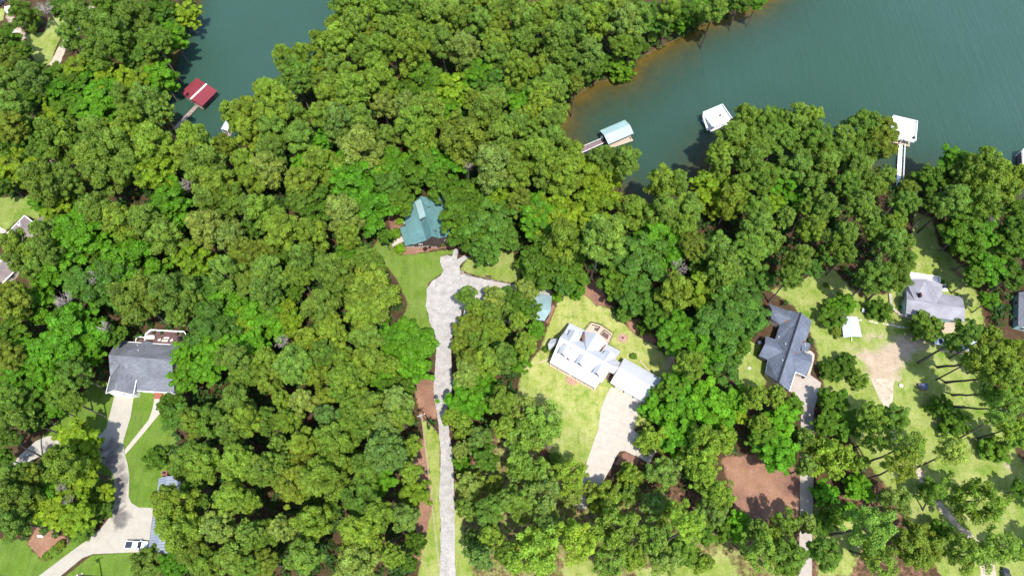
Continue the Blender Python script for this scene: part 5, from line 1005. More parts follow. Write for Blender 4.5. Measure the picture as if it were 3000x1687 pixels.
def shrub_crown(seed):
    g = np.random.default_rng(seed); C = unit(g.normal(size=(70, 3))) * g.uniform(.5, .85, (70, 1)); C[:, 2] = np.abs(C[:, 2]) * .9 - .3
    return quad_mesh('shrub_crown', *leaf_cloud(g, C, g.uniform(.16, .28, 70), 45, .12, .4, .5, -.4), 'leaves')
OC = [loose_crown(500 + i) for i in range(6)]; PC = [pine_crown(100 + i) for i in range(8)]; LC = [leafy_crown(200 + i) for i in range(7)]; HC = [hardwood_crown(400 + i) for i in range(6)]; SC = [shrub_crown(300 + i) for i in range(4)]
def mesh_of(name, mb, m):
    me = bpy.data.meshes.new(name); me.from_pydata([tuple(v) for v in mb.v], [], mb.f); me.update(); me.materials.append(M[m]); return me
def trunk_mesh(seed, m, limbs):
    """trunk 20 m long (base radius .3) rising to the crown centre, limbs near its top"""
    r = random.Random(seed); mb = MB(); pts = [Vector((0, 0, -.6))] + [Vector((r.uniform(-.15, .15) if 0 < i < 6 else 0, r.uniform(-.15, .15) if 0 < i < 6 else 0, i * 20 / 6)) for i in range(1, 7)]
    mb.tube(pts, [.42, .3, .27, .25, .21, .17, .08], 8)
    for k in range(limbs):
        z = r.uniform(14.5, 19.5); a = r.uniform(0, 6.28); q = Vector((math.cos(a), math.sin(a), 0)); mb.tube([Vector((0, 0, z)), q * r.uniform(1, 1.6) + Vector((0, 0, z + .5)), q * r.uniform(2.2, 3) + Vector((0, 0, z + r.uniform(.8, 1.6)))], [.11, .08, .03], 5)
    return mesh_of('trunk', mb, m)
PT = [trunk_mesh(i, 'bark_pine', 7) for i in range(4)]; LT = [trunk_mesh(20 + i, 'bark_grey', 9) for i in range(4)]
def dead_mesh(seed):
    r = random.Random(seed); mb = MB()
    def grow(p, d, ln, rad, lv):
        q = p + d * ln; m_ = p + d * ln * .5 + Vector((r.uniform(-1, 1), r.uniform(-1, 1), r.uniform(-1, 1))) * ln * .1; mb.tube([p, m_, q], [rad, rad * .8, rad * .55], 5)
        if lv == 0: return
        for k in range(4 if lv > 1 else 5):
            e = (d + Vector((r.uniform(-1, 1), r.uniform(-1, 1), r.uniform(-.5, .8))) * .95).normalized(); grow(p + d * ln * r.uniform(.45, 1), e, ln * r.uniform(.5, .75), rad * .5, lv - 1)
    for k in range(5): a = k * 1.26 + r.uniform(-.3, .3); grow(Vector((0, 0, -.6)), Vector((math.cos(a) * .7, math.sin(a) * .7, .8)).normalized(), .75, .045, 3)
    return mesh_of('bare_crown', mb, 'dead_wood')
DC = [dead_mesh(i) for i in range(7)]
TONE = {'g': ('grey-green', (0.1395, 0.2416, 0.0323)), 'p': ('pale sage', (0.1892, 0.2772, 0.0505)), 'y': ('yellow-green', (0.1676, 0.2692, 0.0265)), 'o': ('olive', (0.1478, 0.2172, 0.0221)), 'd': ('dark green', (0.1147, 0.2123, 0.0228)), 'b': ('blue-green', (0.1263, 0.2318, 0.0432)),
        'B': ('bright green', (0.0922, 0.2487, 0.0108)), 'Y': ('lime green', (0.1754, 0.2881, 0.0152)), 'D': ('deep green', (0.0792, 0.1709, 0.0116)), 'E': ('emerald', (0.0801, 0.1807, 0.0205)), 'X': ('bare', (.3, .3, .3)), 'M': ('plum', (.06, .03, .035)), 'L': ('light green', (0.124, 0.2684, 0.011))}
TR = {
 t11: """40,300,90D;175,105,90d@270,255;340,70,75X;460,70,75D;620,120,130g;800,60,95D;1020,120,115g;950,60,70D;1150,60,80D;1260,90,80D;1420,110,85Y@1445,235;1210,200,60B;1250,100,70E;745,200,130g;860,250,110g;525,270,92g@640,500;760,400,110d;1050,450,95E;1170,310,95d;1310,290,80B;1160,390,85d;1020,250,75D;90,480,95o;60,620,105g;240,600,95b;430,560,85D;230,525,65D;600,540,95Y;630,660,95B;760,520,70B;340,700,75Y;450,690,75B;540,640,75D;870,620,100Y;800,720,105B;1050,650,90Y;1220,590,95B;1130,520,65o;100,800,105g;220,740,75D;510,820,75D;590,830,62B;720,860,115B;400,880,75Y;250,970,85B;430,1050,150y;930,720,75g;1120,760,110g;1220,830,70g;1000,900,100y;80,960,95o;90,1080,115D;750,1010,115g;960,1020,105y;1165,1080,125y;880,1130,130g;720,1180,115g;1480,1075,128y;1690,1105,75o;1390,1160,95y;1170,1260,130Y;1550,1270,160g;130,1270,125Y;30,1370,75D;330,1370,130g;510,1340,95g;790,1330,120g;1000,1230,105g;1420,1400,80X;1870,860,115y;1735,845,72y;1860,1000,105y;1840,1230,90y;1900,1350,90y;1650,1400,120y;1290,1420,75B;300,1130,80d;620,1110,80d;1010,1130,80D;170,380,60D;330,420,..""".replace(';330,420,..', ''),
 t12: """660,70,95g;870,80,115y;740,200,95g;600,200,75y;610,310,110y;490,350,95y;1000,60,85d;1130,60,95d;1010,250,95g;1150,220,95y;1270,280,65g;1330,140,115g;1480,120,110g;1400,310,95g;1570,390,120p;1690,170,95g;1830,100,100g;1850,230,80o;1800,330,90y;1820,420,90g;1880,60,80g;900,210,60o;860,280,55o;940,370,95y;810,400,85d;1180,400,125y;900,500,80y;220,450,95y;350,440,95y;450,530,60Y;300,580,105d;590,520,95g;560,640,80g;700,570,85y;730,690,115y;430,630,75g;530,720,80y;490,860,85y;90,710,105y;210,770,105y;680,790,95g;300,880,95g;100,870,105y;330,1040,105g;630,930,115b;780,900,105g;950,620,115y;960,790,80p;1140,800,100p;1300,860,130g;1200,950,120y;1450,830,75B;1740,880,130g;1560,1040,150o;1840,1030,95g;1870,640,95E;1750,640,95E;1670,560,95B;1480,690,105Y;1300,640,125D;1140,690,85D;500,1060,75B;800,1140,160p;980,1030,85g;120,980,110g;110,1150,105g;80,1280,120p;490,1240,130y;340,1240,65B;330,1370,95o;720,1350,160B;1040,1230,95B;970,1280,65Y;1220,1280,125D;1420,1290,115B;1250,1060,100y;1790,1260,145p;1640,760,75y;1800,750,95g;1900,1180,85o;1000,1390,85E;1380,1400,90D;1600,1250,50X;760,20,80y;1280,30,90g;1580,40,80g;1720,30,80y""",
 t13: """100,180,115g;60,60,95g;220,120,105y;450,190,115g;360,60,95g;620,170,105y;540,60,90g;690,60,95g;800,100,85y;760,40,60B;850,180,110p;970,130,85g;1070,130,95E;1190,70,85y;1300,90,65D;1270,160,62B;1440,60,72B;1350,120,62D;1530,60,90g;1720,20,60D;1850,15,45B;340,330,120g;270,300,85g;580,400,95b;590,500,90d;80,330,95g;40,520,105y;190,520,95y;300,620,115g;430,560,85d;420,440,75d;170,620,90E;60,700,95E;220,700,90y;330,730,95g;210,800,95y;90,790,85B;830,530,78L^3;680,470,60D;820,330,75d;900,330,80d;480,630,55o;40,970,115g;180,990,85y;300,930,95g;310,1050,105g;430,1170,110y;200,1170,125y;60,1200,105o;380,1310,140y;40,1330,105y;260,1320,95g;690,1205,104g;870,1215,102g;660,1350,150Y;560,1230,45Y;1140,1390,120y;1250,1380,80g;1500,1380,100Y;1760,890,85y;1670,1040,115g;1830,1090,105d;1560,1130,75y;1880,930,85d;1580,1240,85g;1800,1230,115g;1720,1410,85y;1890,1340,95d;930,60,80g;120,880,80y;340,860,70g;1610,30,60D;1000,350,38D^2;1060,275,38g^2.5;1130,250,34D^2;1210,205,36d^2.5;1310,185,34D^2;1400,150,36d^2;1490,118,36D^2;1570,105,32g^2;460,655,40D^2;540,590,36d^2;620,520,34D^2;740,500,34d^2;920,420,36d^2.5;420,700,36D^2""",
 t14: """50,910,85d;210,890,105g;340,890,85y;80,1050,115d;170,960,75d;260,1050,105g;370,1030,95d;430,1130,75d;560,1040,95g;720,960,115d;860,1000,95o;860,1090,100o;700,1150,115d;560,1170,85d;220,1250,115g;430,1260,115g;90,1360,95B;670,1290,115g;880,1350,90g;780,1400,85g;600,1400,85d;350,1380,85g;1090,1370,70p^6;1060,1430,60o;1400,1200,85B;1230,1350,85D;1600,1220,115y;1650,1340,135y;1500,1340,115g;1860,1360,95y;1800,1420,95g;1400,1300,85D;10,1290,45p""",
 t21: """300,80,75B;440,110,105Y;740,140,115g;640,80,60D;1290,90,115B;1590,90,115g;1730,60,105d;930,210,125y;1110,230,115g;1250,340,115g;1560,270,120p;1750,340,115p;590,330,155B;790,280,55B;1310,230,85B;1010,540,170B;1470,520,115Y;1700,620,115g;1850,460,95o;1800,430,62D;140,400,125y;320,290,95g;340,440,105g;160,530,115g;390,600,125B;280,560,85g;610,680,105E;820,700,145E;1050,820,145o;1290,750,145g;1420,830,85g;1330,940,60d;480,820,85X;690,650,70X;780,1020,60X;80,830,115o;250,850,125B;100,760,90o;60,1080,115D;560,1080,165B;390,1180,125B;200,1260,115B;680,1190,85B;60,1230,85o;100,1390,85B;330,1390,105B;560,1370,95d;850,1080,70D;1560,760,95E;1750,840,125B;1880,700,95g;1870,970,85Y;1890,280,62E;1900,110,85b;1620,1010,145E;1880,1180,95B;1650,1150,115B;1780,1250,115g;1390,1210,90B;1400,1390,115B;1560,1330,95B;1850,1380,85d;1520,1160,60B;1460,210,45X;480,250,60D;920,420,60D;1120,400,..;700,480,70D;500,950,80D""".replace(';1120,400,..', ''),
 t22: """60,140,115y;190,290,125y;660,170,135p;420,330,115y;440,90,115D;330,60,85d;820,130,145B;1090,80,100D;700,330,85y;700,450,68B;370,510,115g;60,440,72o;90,610,115g;320,610,85d;590,620,135g;80,760,115g;500,870,125g;870,770,165o;830,500,90d;900,560,85d;60,950,135B;200,950,115Y;820,910,120y;580,1050,105y;840,1120,115g;400,1130,105y;200,1130,65X;1010,1090,80B;1190,1150,160B;1030,1310,62y;1000,1250,82B;80,1270,95y;290,1310,135g;500,1220,85d;670,1270,95y;850,1270,115y;1190,1330,120B;460,1380,95y;90,1410,85o;700,1400,125y;600,1410,65g;930,1400,65B;1515,105,100D;1620,90,130D;1520,205,118D;1645,310,132D;1780,230,140E;1740,430,110E;1830,90,105Y;1900,350,72E;1590,790,88d@1555,945;1800,790,100p^8;1680,890,95y^7;1780,930,105g^8;1600,1040,110o^8;1800,1050,115y^8;1720,1150,105d^8;1550,1170,80o^7;1860,1250,95g;1760,1270,105y;1620,1290,85o;1900,900,65g^7;1590,1370,90p;1720,1400,65B;1900,780,65E^5;700,760,60B;280,760,60D;200,480,60D;970,330,50D;1088,220,32L^1.5;1055,310,45L^1.8;1088,425,45L^1.8;1278,430,18M^.9;1315,415,12M^.7;1382,402,20M^1;1416,396,17D^1""",
 t23: """200,200,135B;60,60,75o;290,170,115Y;430,180,115Y;630,120,115Y;390,370,135y;250,310,85Y;690,340,165g@590,675;260,540,165D;430,620,105D;495,745,60B^3;345,790,48L^2.2;400,700,65E;910,150,115y;1140,140,105g;1320,130,115g;1300,260,105y;1110,400,155B;980,560,155E;930,780,115E;800,660,115D;1370,400,85o;1230,740,125y;1265,575,75X;1450,730,115Y;1560,440,115g;1610,620,135g;1440,560,75E;1650,850,155E;1560,1010,150E;1780,950,135E;1700,1120,105D;850,920,58d^5;1000,1020,60D^3;1100,930,85D;1220,1080,110B;1260,1000,85B;1350,1300,105y;1480,1200,115B;1600,1330,115E;1270,1400,75B;1840,660,95E;1840,280,115g;1800,430,115d;1860,130,85d;1660,60,105y;1500,60,95Y;110,740,100p^8;60,860,95D^6;150,890,75D^5;40,970,75y;100,1150,105y;190,1040,62B;40,1260,95B;250,1185,28D^1;320,1195,26E^1.2;920,1240,28d^1.2;700,..""".replace(';700,..', ''),
 t24: """60,80,75Y;180,70,85B;130,190,85g;310,110,75d;440,110,105g;40,380,95g;330,270,105y;240,500,115g;570,330,115g;460,480,75E;590,470,75d;690,90,105g;760,170,85g;810,270,95d;950,270,105y;1040,90,95d;930,380,115g;1050,380,65g;960,640,115d;800,640,120d;1030,520,85d;340,580,65E;170,640,85d;1400,60,125g;1620,80,135y;1480,300,155D;1620,330,120B;1680,590,115B;1560,480,85D;1830,420,105D;1850,640,95D;1680,820,62B;1560,640,75D;1690,200,50X;1880,130,75D;1280,90,85d;1860,300,105D;570,860,85B^3;490,950,90D^3;840,890,80D^3;1190,1010,110d^4;580,1300,85D^3;470,1350,75D^2.5;690,1420,62d^2;520,1050,42o^1.5;512,1100,14D^.7;1315,678,22D^.8;1005,870,18D^.8;1500,1065,108d@1135,1290;1395,1140,66d;1660,1090,95y;1680,1280,155y@1280,1325;1840,1200,115y;1800,1390,115y@1340,1440;1550,1270,80y;1900,1330,80y;440,700,20D^.8;430,760,14D^.8""",
 t31: """60,110,85d;50,240,85g;170,270,72g;40,400,75d@320,555;250,110,105D;460,90,100d;560,140,75d;420,185,50B;580,425,122Y;620,500,125Y;480,600,150y;90,680,115g;220,690,82o;100,860,130g;90,1040,115g;640,680,105Y;560,780,115Y;360,820,85B;430,960,115Y;580,1000,115Y;700,860,85D^5;770,840,75Y^5;760,950,80d^5;340,950,85D;520,870,60X;460,780,45X;620,1105,85d^5;1170,560,75D^2.5;1290,160,90D;1320,250,95E;1470,280,105y;1440,560,115d;1360,640,85d;1580,280,105d;1780,120,115g;1860,260,105y;1750,340,115g;1800,580,135y;1550,600,125y;1900,640,105y;1300,880,155y;1345,1080,165y;1275,1000,110y;1500,900,62d;1640,1070,115p;1760,850,125y;1450,1250,95o;1880,1130,95g;1770,1310,135g;1120,1360,110g^4;1340,1340,85B;1550,1360,105y;1460,760,75d;1880,890,75y;410,1260,45d^1.2;350,1300,40d^1.2;455,1215,38o^1.2;1165,850,38D^1.3;20,560,70D;1880,1380,80d;300,260,60D""",
 t32: """70,280,85d;340,130,95p;520,100,62o;230,270,95y;190,110,65y;540,250,95b;720,190,85d;860,150,105g;1060,140,105p;1090,240,95y;790,320,75d;970,320,115p;590,430,145y;350,440,95y;170,450,75g;70,640,115g;190,590,75g;350,540,85o;970,520,145b;840,620,105d;1170,470,85y;520,710,165y;290,760,115o;660,620,75y;1170,660,90y;940,730,82B;790,860,115d;1190,820,105Y;930,980,105y;1120,1000,115b;420,1040,125y;200,1080,95p;760,1110,135y;880,1190,75y;1030,1300,85y;1010,1225,45X;40,1150,105d;360,1280,125g;750,1350,145p;60,1350,85o;1200,1200,75D^6;1160,1350,60D;560,960,65d;1100,40,75D;980,40,62D;600,60,62d;1570,150,130B^8;1700,90,115B^8;1480,250,90y^8;1560,320,105y^8;1690,420,115b^8;1540,500,72p^8;1850,130,95y;1870,320,95y;1550,600,62B^5;1740,570,90D;1620,780,130p^8;1590,940,95g^8;1790,760,75o^8;1760,950,105d;1880,880,95g;1650,1200,110b^8;1760,1130,110y;1880,1280,85d;1700,1320,100b;450,900,70D;700,520,60D""",
 t33: """60,180,105p;220,310,150g;60,380,120g;70,620,120g;200,680,110g;440,690,125y;240,830,135p;60,900,115g;250,1080,105b;500,1170,155y;150,1300,185y;450,850,80p^5.5;590,790,62p^5;700,860,110o^5.5;810,1080,155g;900,700,95y^6;1130,680,115b^9;880,830,80g^6;1070,920,90b;1230,980,105y;1080,1160,115g;1340,1080,115y@1060,1240;740,1330,115g;920,1310,95y;1150,1310,120p;1280,1260,95d;1430,1340,85y;1080,180,90B^5;1250,270,140B^7;1450,150,145B^9;1320,110,115B^8;1560,300,115B;1690,120,85B;1040,420,110y^5.5;1230,450,95B^7;1450,440,120y;1560,430,110y;1400,580,120y;1450,700,105y;1560,830,115y;1500,960,110b@1290,885;1720,240,50Y;1830,100,85y;1890,420,95D;1870,300,75y;1730,1080,95B;1870,1250,125g;1850,1100,85g;1220,30,85D;1130,60,62D;345,340,28B^1;1460,1150,65D;1620,1120,60D;330,560,45d^2""",
 t34: """60,80,85y;180,180,82D;100,280,105B;70,520,125B;280,420,92g^7;290,620,80g;480,560,150y^8;380,470,95y^7;500,150,100D^5;580,300,105D^4.5;430,310,80D^5;800,250,105d;830,400,110y;950,260,95d;1060,460,110g@750,595;1390,510,115p@1120,630;1000,620,115o@700,735;960,890,125p@800,945;440,830,82B^4;680,780,90B^5;690,590,72y;1240,800,110d@1165,950;1600,880,170d@1375,895;780,1080,165g@460,1140;290,1050,82p;120,1060,110g;150,1310,125d;420,1270,115d;860,1330,115g@620,1260;1130,1220,150o;800,1270,80Y;1480,1270,135g;1760,1210,115g;1640,1280,115g;1880,1270,55d;1300,170,72D^3;1390,310,90D^3;1700,490,90D^3;1880,80,80d;1720,80,110d@1390,85;1800,200,100g@1370,170;1840,330,100y@1580,410;1700,260,60d@1440,415;1910,800,62D;30,1150,75y;1300,1120,80D^4;480,980,75D^4;620,960,62B^4;1880,400,80d;390,1060,70D^4""",
}
MARK = [('the red roofed boathouse', (583, 275)), ('the teal roofed house', (1230, 640)), ('the pale teal boathouse', (1810, 388)), ('the wooded point dock', (2100, 348)), ('the long white walkway', (2638, 470)), ('the white metal roofed house', (1730, 1040)),
        ('the maroon deck house', (420, 1060)), ('the white pickup truck', (404, 1596)), ('the blue-grey house', (2300, 1020)), ('the pale grey house', (2740, 880)), ('the transformer pole', (1240, 1220)), ('the hip roofed house', (60, 690)),
        ('the gravel turning area', (1310, 880)), ('the wooden pallet', (1610, 1307)), ('the dark tub cover', (2699, 1134)), ('the brown clearing', (2200, 1390)), ('the driveway island', (180, 1420)), ('the sandy track bend', (2750, 1440)), ('the lime shore bush', (1822, 206)), ('the white boat shelter', (662, 368))]
ORD = ['nearest', 'second nearest', 'third nearest', 'fourth nearest', 'fifth nearest', 'sixth nearest', 'seventh nearest', 'eighth nearest', 'ninth nearest', 'tenth nearest', 'eleventh nearest', 'twelfth nearest'] + ['thirteenth nearest', 'fourteenth nearest', 'fifteenth nearest', 'sixteenth nearest'] + ['far'] * 20
DIRN = ['right', 'upper right', 'above', 'upper left', 'left', 'lower left', 'below', 'lower right']
trees = []
FOOT_NP = [np.array(p) for p in FOOT]
def pin(pt, poly):
    x, y = pt; r = False; n = len(poly)
    for i in range(n):
        x1, y1 = poly[i][0], poly[i][1]; x2, y2 = poly[(i + 1) % n][0], poly[(i + 1) % n][1]
        if (y1 > y) != (y2 > y) and x < (x2 - x1) * (y - y1) / (y2 - y1) + x1: r = not r
    return r
def blocked(p, m=1.2):
    if float(shore(np.array([[p.x, p.y]]))[0]) < m: return True
    return any(pin((p.x, p.y), f) for f in FOOT)
def open_edge(c, s):
    for k in range(8):
        a = k * math.pi / 4; w_ = W((c[0] + 1.1 * s * math.cos(a), c[1] + 1.1 * s * math.sin(a)))
        ix_ = min(max(int(np.searchsorted(xs, w_.x)), 0), nx - 1); iy = min(max(int(np.searchsorted(ys, w_.y)), 0), ny - 1)
        if LAWN[iy * nx + ix_] > .4 or STRAW[iy * nx + ix_] > .5 or any(pin((w_.x, w_.y), f) for f in FOOT): return True
    return False
rt = random.Random(11); moved = 0
for q, txt in TR.items():
    for e in txt.split(';'):
        base = None; hc = None; base_given = '@' in e
        if '@' in e: e, b_ = e.split('@'); base = W(q(*[float(v) for v in b_.split(',')]))
        elif '^' in e: e, h_ = e.split('^'); hc = float(h_)
        tone = e[-1]; x, y, r = [float(v) for v in e[:-1].split(',')]; c = q(x, y); s = .388 * r
        pine = tone in 'gpyodb'; small = hc is not None and hc <= 2.6
        if base is not None:
            # height at which the crown centre projects closest to the photo's crown
            best = min(np.arange(8, 32, .5), key=lambda h: abs(proj(base + Vector((0, 0, h)))[1] - c[1]) + .6 * abs(proj(base + Vector((0, 0, h)))[0] - c[0])); hc = float(best); cc = W(c, hc); base = base.lerp(Vector((cc.x, cc.y, 0)), .0)
        else:
            if hc is None:
                hc = (rt.uniform(15, 20) if pine else rt.uniform(9, 13)) * (.72 + .28 * min(1.3, r / 105)) * (.72 if q in (t33, t34) else 1)
                if tone == 'X': hc = rt.uniform(13, 17)
                cands = [hc] + [hc + d_ * k for k in (1.5, 3, 4.5, 6, 7.5, 9) for d_ in (1, -1)]
                ok = [h for h in cands if 5 < h < 29 and not blocked(W(c, h))]
                if ok: moved += ok[0] != hc; hc = ok[0]
                else: print('tree blocked', x, y, tone)
            cc = W(c, hc); base = Vector((cc.x, cc.y, 0))
        dep = cc.y * ST - (cc.z - H) * CT; Rm = s * dep / F * (1.18 if q is t33 else 1.1 if q is t34 else 1.05 if q is t24 or open_edge(c, s) else 1.17 if q in (t14, t24) else 1.24)
        trees.append(dict(px=c, base=base, cc=cc, R=Rm, tone=tone, pine=pine, fix=base_given, open=q in (t33, t34), small=hc <= 4.0, hc=hc))
print('trees', len(trees), 'pines', sum(t['pine'] and not t['small'] for t in trees), 'moved', moved)
# which mark each tree is told apart from
groups = {}
for i, t in enumerate(trees):
    k = min(range(len(MARK)), key=lambda j: math.dist(MARK[j][1], t['px'])); m = MARK[k][1]; a = math.atan2(-(t['px'][1] - m[1]), t['px'][0] - m[0]); dd = DIRN[round(a / (math.pi / 4)) % 8]
    kind = 'shrub' if t['small'] else ('dead tree' if t['tone'] == 'X' else 'hardwood tree' if t['tone'] in 'do' and not t['fix'] else 'pine' if t['pine'] else 'broadleaf tree')
    groups.setdefault((k, dd, t['tone'], kind), []).append((math.dist(m, t['px']), i))
for (k, dd, tone, kind), l in groups.items():
    for n, (_, i) in enumerate(sorted(l)):
        tn = TONE[tone][0]; side = {'right': 'right of', 'left': 'left of', 'above': 'above', 'below': 'below'}.get(dd, dd + ' of')
        what = {'pine': 'round-topped pine', 'hardwood tree': 'dense hardwood tree', 'shrub': 'low rounded shrub', 'dead tree': 'leafless dead tree', 'broadleaf tree': 'broadleaf tree'}[kind]
        trees[i]['label'] = (f"{tn} {what}, {ORD[n]} such {side} {MARK[k][0]}" if tone != 'X' else f"grey {what}, {ORD[n]} one {side} {MARK[k][0]}"); trees[i]['kind'] = kind
NAME = {'hardwood tree': 'hardwood_tree', 'pine': 'pine_tree', 'broadleaf tree': 'broadleaf_tree', 'dead tree': 'dead_tree', 'shrub': 'shrub'}
GRP = {'hardwood tree': 'dense round-crowned trees in the woods', 'pine': 'pines of the lakeside woods', 'broadleaf tree': 'broadleaf trees among the pines', 'dead tree': 'bare dead trees in the woods', 'shrub': 'rounded garden shrubs'}
pines = sorted((i for i, t in enumerate(trees) if t['kind'] == 'pine' and not t['fix']), key=lambda i: trees[i]['R'] / (H - trees[i]['hc']) )
n_p = sum(t['kind'] == 'pine' for t in trees); REST = set(pines[:max(0, n_p - 300)]); print('kinds', {k: sum(t['kind'] == k for t in trees) for k in NAME}, 'rest', len(REST))
for i, t in enumerate(trees):
    if i in REST: continue
    k = t['kind']; b_ = t['base']; zb = float(terrain(np.array([[b_.x, b_.y]]))[0][0]); b_ = Vector((b_.x, b_.y, zb)); o = empty(NAME[k], b_, t['label'], {'pine': 'pine tree', 'shrub': 'shrub'}.get(k, 'tree'), GRP[k])
    off = t['cc'] - b_; Rm = t['R']; r2 = random.Random(i)
    me = DC[(i * 3) % 7] if k == 'dead tree' else (LC[i % 7] if t['R'] > 2.3 else SC[i % 4]) if k == 'shrub' else (OC[i % 6] if t['open'] else PC[i % 8]) if k == 'pine' else HC[i % 6] if k == 'hardwood tree' else LC[i % 7]
    c = link(bpy.data.objects.new('crown', me)); c.parent = o; c.rotation_euler = (r2.uniform(-.1, .1), r2.uniform(-.1, .1), r2.uniform(0, 6.28))
    c.location = off
    if k == 'pine': c.scale = (Rm * 1.0, Rm * 1.0, Rm * r2.uniform(1.0, 1.25))
    elif k in ('broadleaf tree', 'hardwood tree'): c.scale = (Rm * 1.0, Rm * 1.0, Rm * r2.uniform(.85, 1.05))
    elif k == 'shrub': c.scale = (Rm, Rm, min(Rm * 1.05, off.z * 1.0)); 
    else: c.scale = (Rm * r2.uniform(.6, .85), Rm * r2.uniform(.5, .85), Rm * r2.uniform(.5, .9)); c.rotation_euler = (r2.uniform(-.5, .5), r2.uniform(-.5, .5), r2.uniform(0, 6.28))
    col = TONE[t['tone']][1]; v = r2.uniform(.86, 1.16); w = r2.uniform(-.08, .08); v *= 1.25 if t['open'] else 1; c.color = (col[0] * v * (1 + w), col[1] * v, col[2] * v * (1 - w), 1)
    tk = link(bpy.data.objects.new('trunk', (PT if k == 'pine' else LT)[i % 4])); tk.parent = o; ln = off.length
    rad = (.1 + .005 * ln + .018 * Rm) / .3 * (1 if k != 'shrub' else .35); tk.scale = (rad, rad, ln / 20 * (1.04 if k != 'shrub' else .6)); tk.rotation_euler = Vector((0, 0, 1)).rotation_difference(off.normalized()).to_euler()
# undergrowth between the trees
g = np.random.default_rng(5); n0 = 26000
P = np.c_[g.uniform(-200, 200, n0), g.uniform(-3, 218, n0)]
vis = np.array([abs(proj((p[0], p[1], 0))[0] - 1500) < 1620 for p in P]); P = P[vis]
sd = shore(P); ok = sd > -.2
from mathutils import kdtree
def lookup(A, P): ix_ = np.clip(np.searchsorted(xs, P[:, 0]), 0, nx - 1); iy = np.clip(np.searchsorted(ys, P[:, 1]), 0, ny - 1); return A.reshape(ny, nx)[iy, ix_]
ok &= (lookup(LAWN, P) < .15) & (lookup(STRAW, P) < .2) & (lookup(DIRT, P) < .2)
for f in FOOT: ok &= sdf(P, f) > 1.7
P = P[ok]; kd = kdtree.KDTree(len(trees))
for i, t in enumerate(trees): kd.insert((t['cc'].x, t['cc'].y, 0), i)
kd.balance()
near = np.array([kd.find((p[0], p[1], 0))[2] for p in P]); pr_ = np.where((P[:, 0] > 20) & (P[:, 1] < 75), .35, .95); sdk = shore(P); keep = ((near < 9) & (g.random(len(P)) < pr_)) | (sdk < 4.5); P = P[keep]
zz = terrain(P)[0]; rad = g.uniform(.7, 1.7, len(P)); C = np.c_[P, zz + g.uniform(.2, 2.2, len(P))]
V_, ti, wa = leaf_cloud(g, C, rad, 16, .6, .6, .5, -.1, 1.5, .75)
u = link(bpy.data.objects.new('undergrowth', quad_mesh('undergrowth', V_, ti, wa, 'leaves'))); u.color = (.035, .095, .014, 1); tag(u, 'dense green undergrowth covering the forest floor between the tree trunks', None, None, 'stuff'); print('undergrowth', len(P))

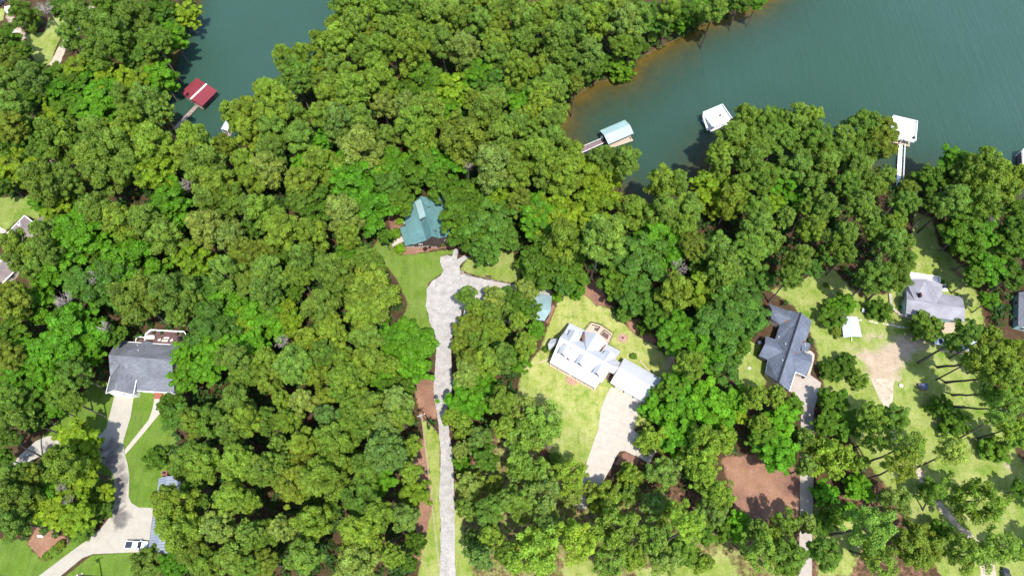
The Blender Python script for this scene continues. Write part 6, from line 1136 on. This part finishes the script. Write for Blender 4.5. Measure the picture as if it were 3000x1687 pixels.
mg = random.Random(3); MARGIN = []
for _ in range(900):
    c = (mg.uniform(-420, 3420), mg.uniform(-60, 2050))
    if -130 < c[0] < 3130 and c[1] < 1850: continue
    h_ = mg.uniform(11, 18); cc = W(c, h_); b_ = Vector((cc.x, cc.y, 0))
    if blocked(b_, 3) or any((b_ - m_['base']).length < 6.8 for m_ in MARGIN): continue
    MARGIN.append(dict(px=c, base=b_, cc=cc, R=mg.uniform(3.6, 5), tone=mg.choice('ggyyb')))
n_t = len(trees); trees += MARGIN; REST = set(REST) | set(range(n_t, len(trees))); print('margin', len(MARGIN))
if REST:                                                   # the smallest pines, past three hundred, as one wood
    VV_, TI, WA, MI = [], [], [], []; tones = 'gpyb'; base_q = {}
    for i in sorted(REST):
        t = trees[i]; me = PC[i % 8]
        if i % 8 not in base_q:
            co = np.empty(len(me.vertices) * 3, np.float32); me.vertices.foreach_get('co', co); a1 = np.empty(len(me.vertices), np.float32); a2 = a1.copy(); me.attributes['tint'].data.foreach_get('value', a1); me.attributes['warm'].data.foreach_get('value', a2); base_q[i % 8] = (co.reshape(-1, 4, 3), a1, a2)
        co, a1, a2 = base_q[i % 8]; sel = np.arange(0, len(co), 4); cq = co[sel]; m_ = cq.mean(1, keepdims=True); cq = m_ + (cq - m_) * 1.8; an = (i * 1.7) % 6.28; ca, sa = math.cos(an), math.sin(an)
        cq = cq @ np.array([[ca, sa, 0], [-sa, ca, 0], [0, 0, 1.1]]) * t['R'] + np.array(t['cc']); VV_.append(cq.reshape(-1, 3)); TI.append(a1.reshape(-1, 4)[sel].ravel()); WA.append(a2.reshape(-1, 4)[sel].ravel()); MI.append(np.full(len(sel), tones.index(t['tone'])))
    me = quad_mesh('small_pines', np.vstack(VV_), np.concatenate(TI), np.concatenate(WA), 'needles'); me.materials.clear()
    for k in tones:
        m = M['needles'].copy(); m.name = 'needles_' + TONE[k][0]; oi = next(n for n in m.node_tree.nodes if n.type == 'OBJECT_INFO'); rgb = m.node_tree.nodes.new('ShaderNodeRGB'); rgb.outputs[0].default_value = (*TONE[k][1], 1)
        for l in list(oi.outputs['Color'].links): m.node_tree.links.new(rgb.outputs[0], l.to_socket)
        me.materials.append(m)
    me.polygons.foreach_set('material_index', np.concatenate(MI).astype(np.int32)); me.update()
    o = link(bpy.data.objects.new('small_pines', me)); tag(o, 'the smallest round-topped pines scattered through the woods', None, None, 'stuff')
    mb = MB()
    for i in REST: t = trees[i]; mb.tube([t['base'] - Vector((0, 0, .5)), t['base'].lerp(t['cc'], .6), t['cc']], [.24, .17, .06], 6)
    tag(obj('trunk', mb, 'bark_pine', o), None, None, None, 'stuff')
# ------------------------------------------------------------------ daylight
w = bpy.data.worlds.new('World'); S.world = w; w.use_nodes = True; nt = w.node_tree; bg = nt.nodes['Background']
sk = nt.nodes.new('ShaderNodeTexSky'); sk.sky_type = 'NISHITA'; sk.sun_disc = False
EL, AZ = R(66), R(158)
sk.sun_elevation = EL; sk.sun_rotation = AZ; nt.links.new(sk.outputs[0], bg.inputs[0]); bg.inputs[1].default_value = .15
sl = bpy.data.lights.new('sun', 'SUN'); sl.energy = 3.0; sl.angle = R(.8); sl.color = (1, .955, .87); so = link(bpy.data.objects.new('sun', sl))
v = Vector((math.sin(AZ) * math.cos(EL), math.cos(AZ) * math.cos(EL), math.sin(EL))); so.rotation_euler = v.to_track_quat('Z', 'Y').to_euler(); so.location = v * 300
S.view_settings.view_transform = 'Standard'; S.view_settings.look = 'None'; S.view_settings.exposure = 1.22; S.view_settings.gamma = 1; S.view_settings.use_curve_mapping = False
S.render.engine = 'CYCLES'; S.cycles.max_bounces = 5; S.cycles.transparent_max_bounces = 8; S.cycles.use_denoising = True
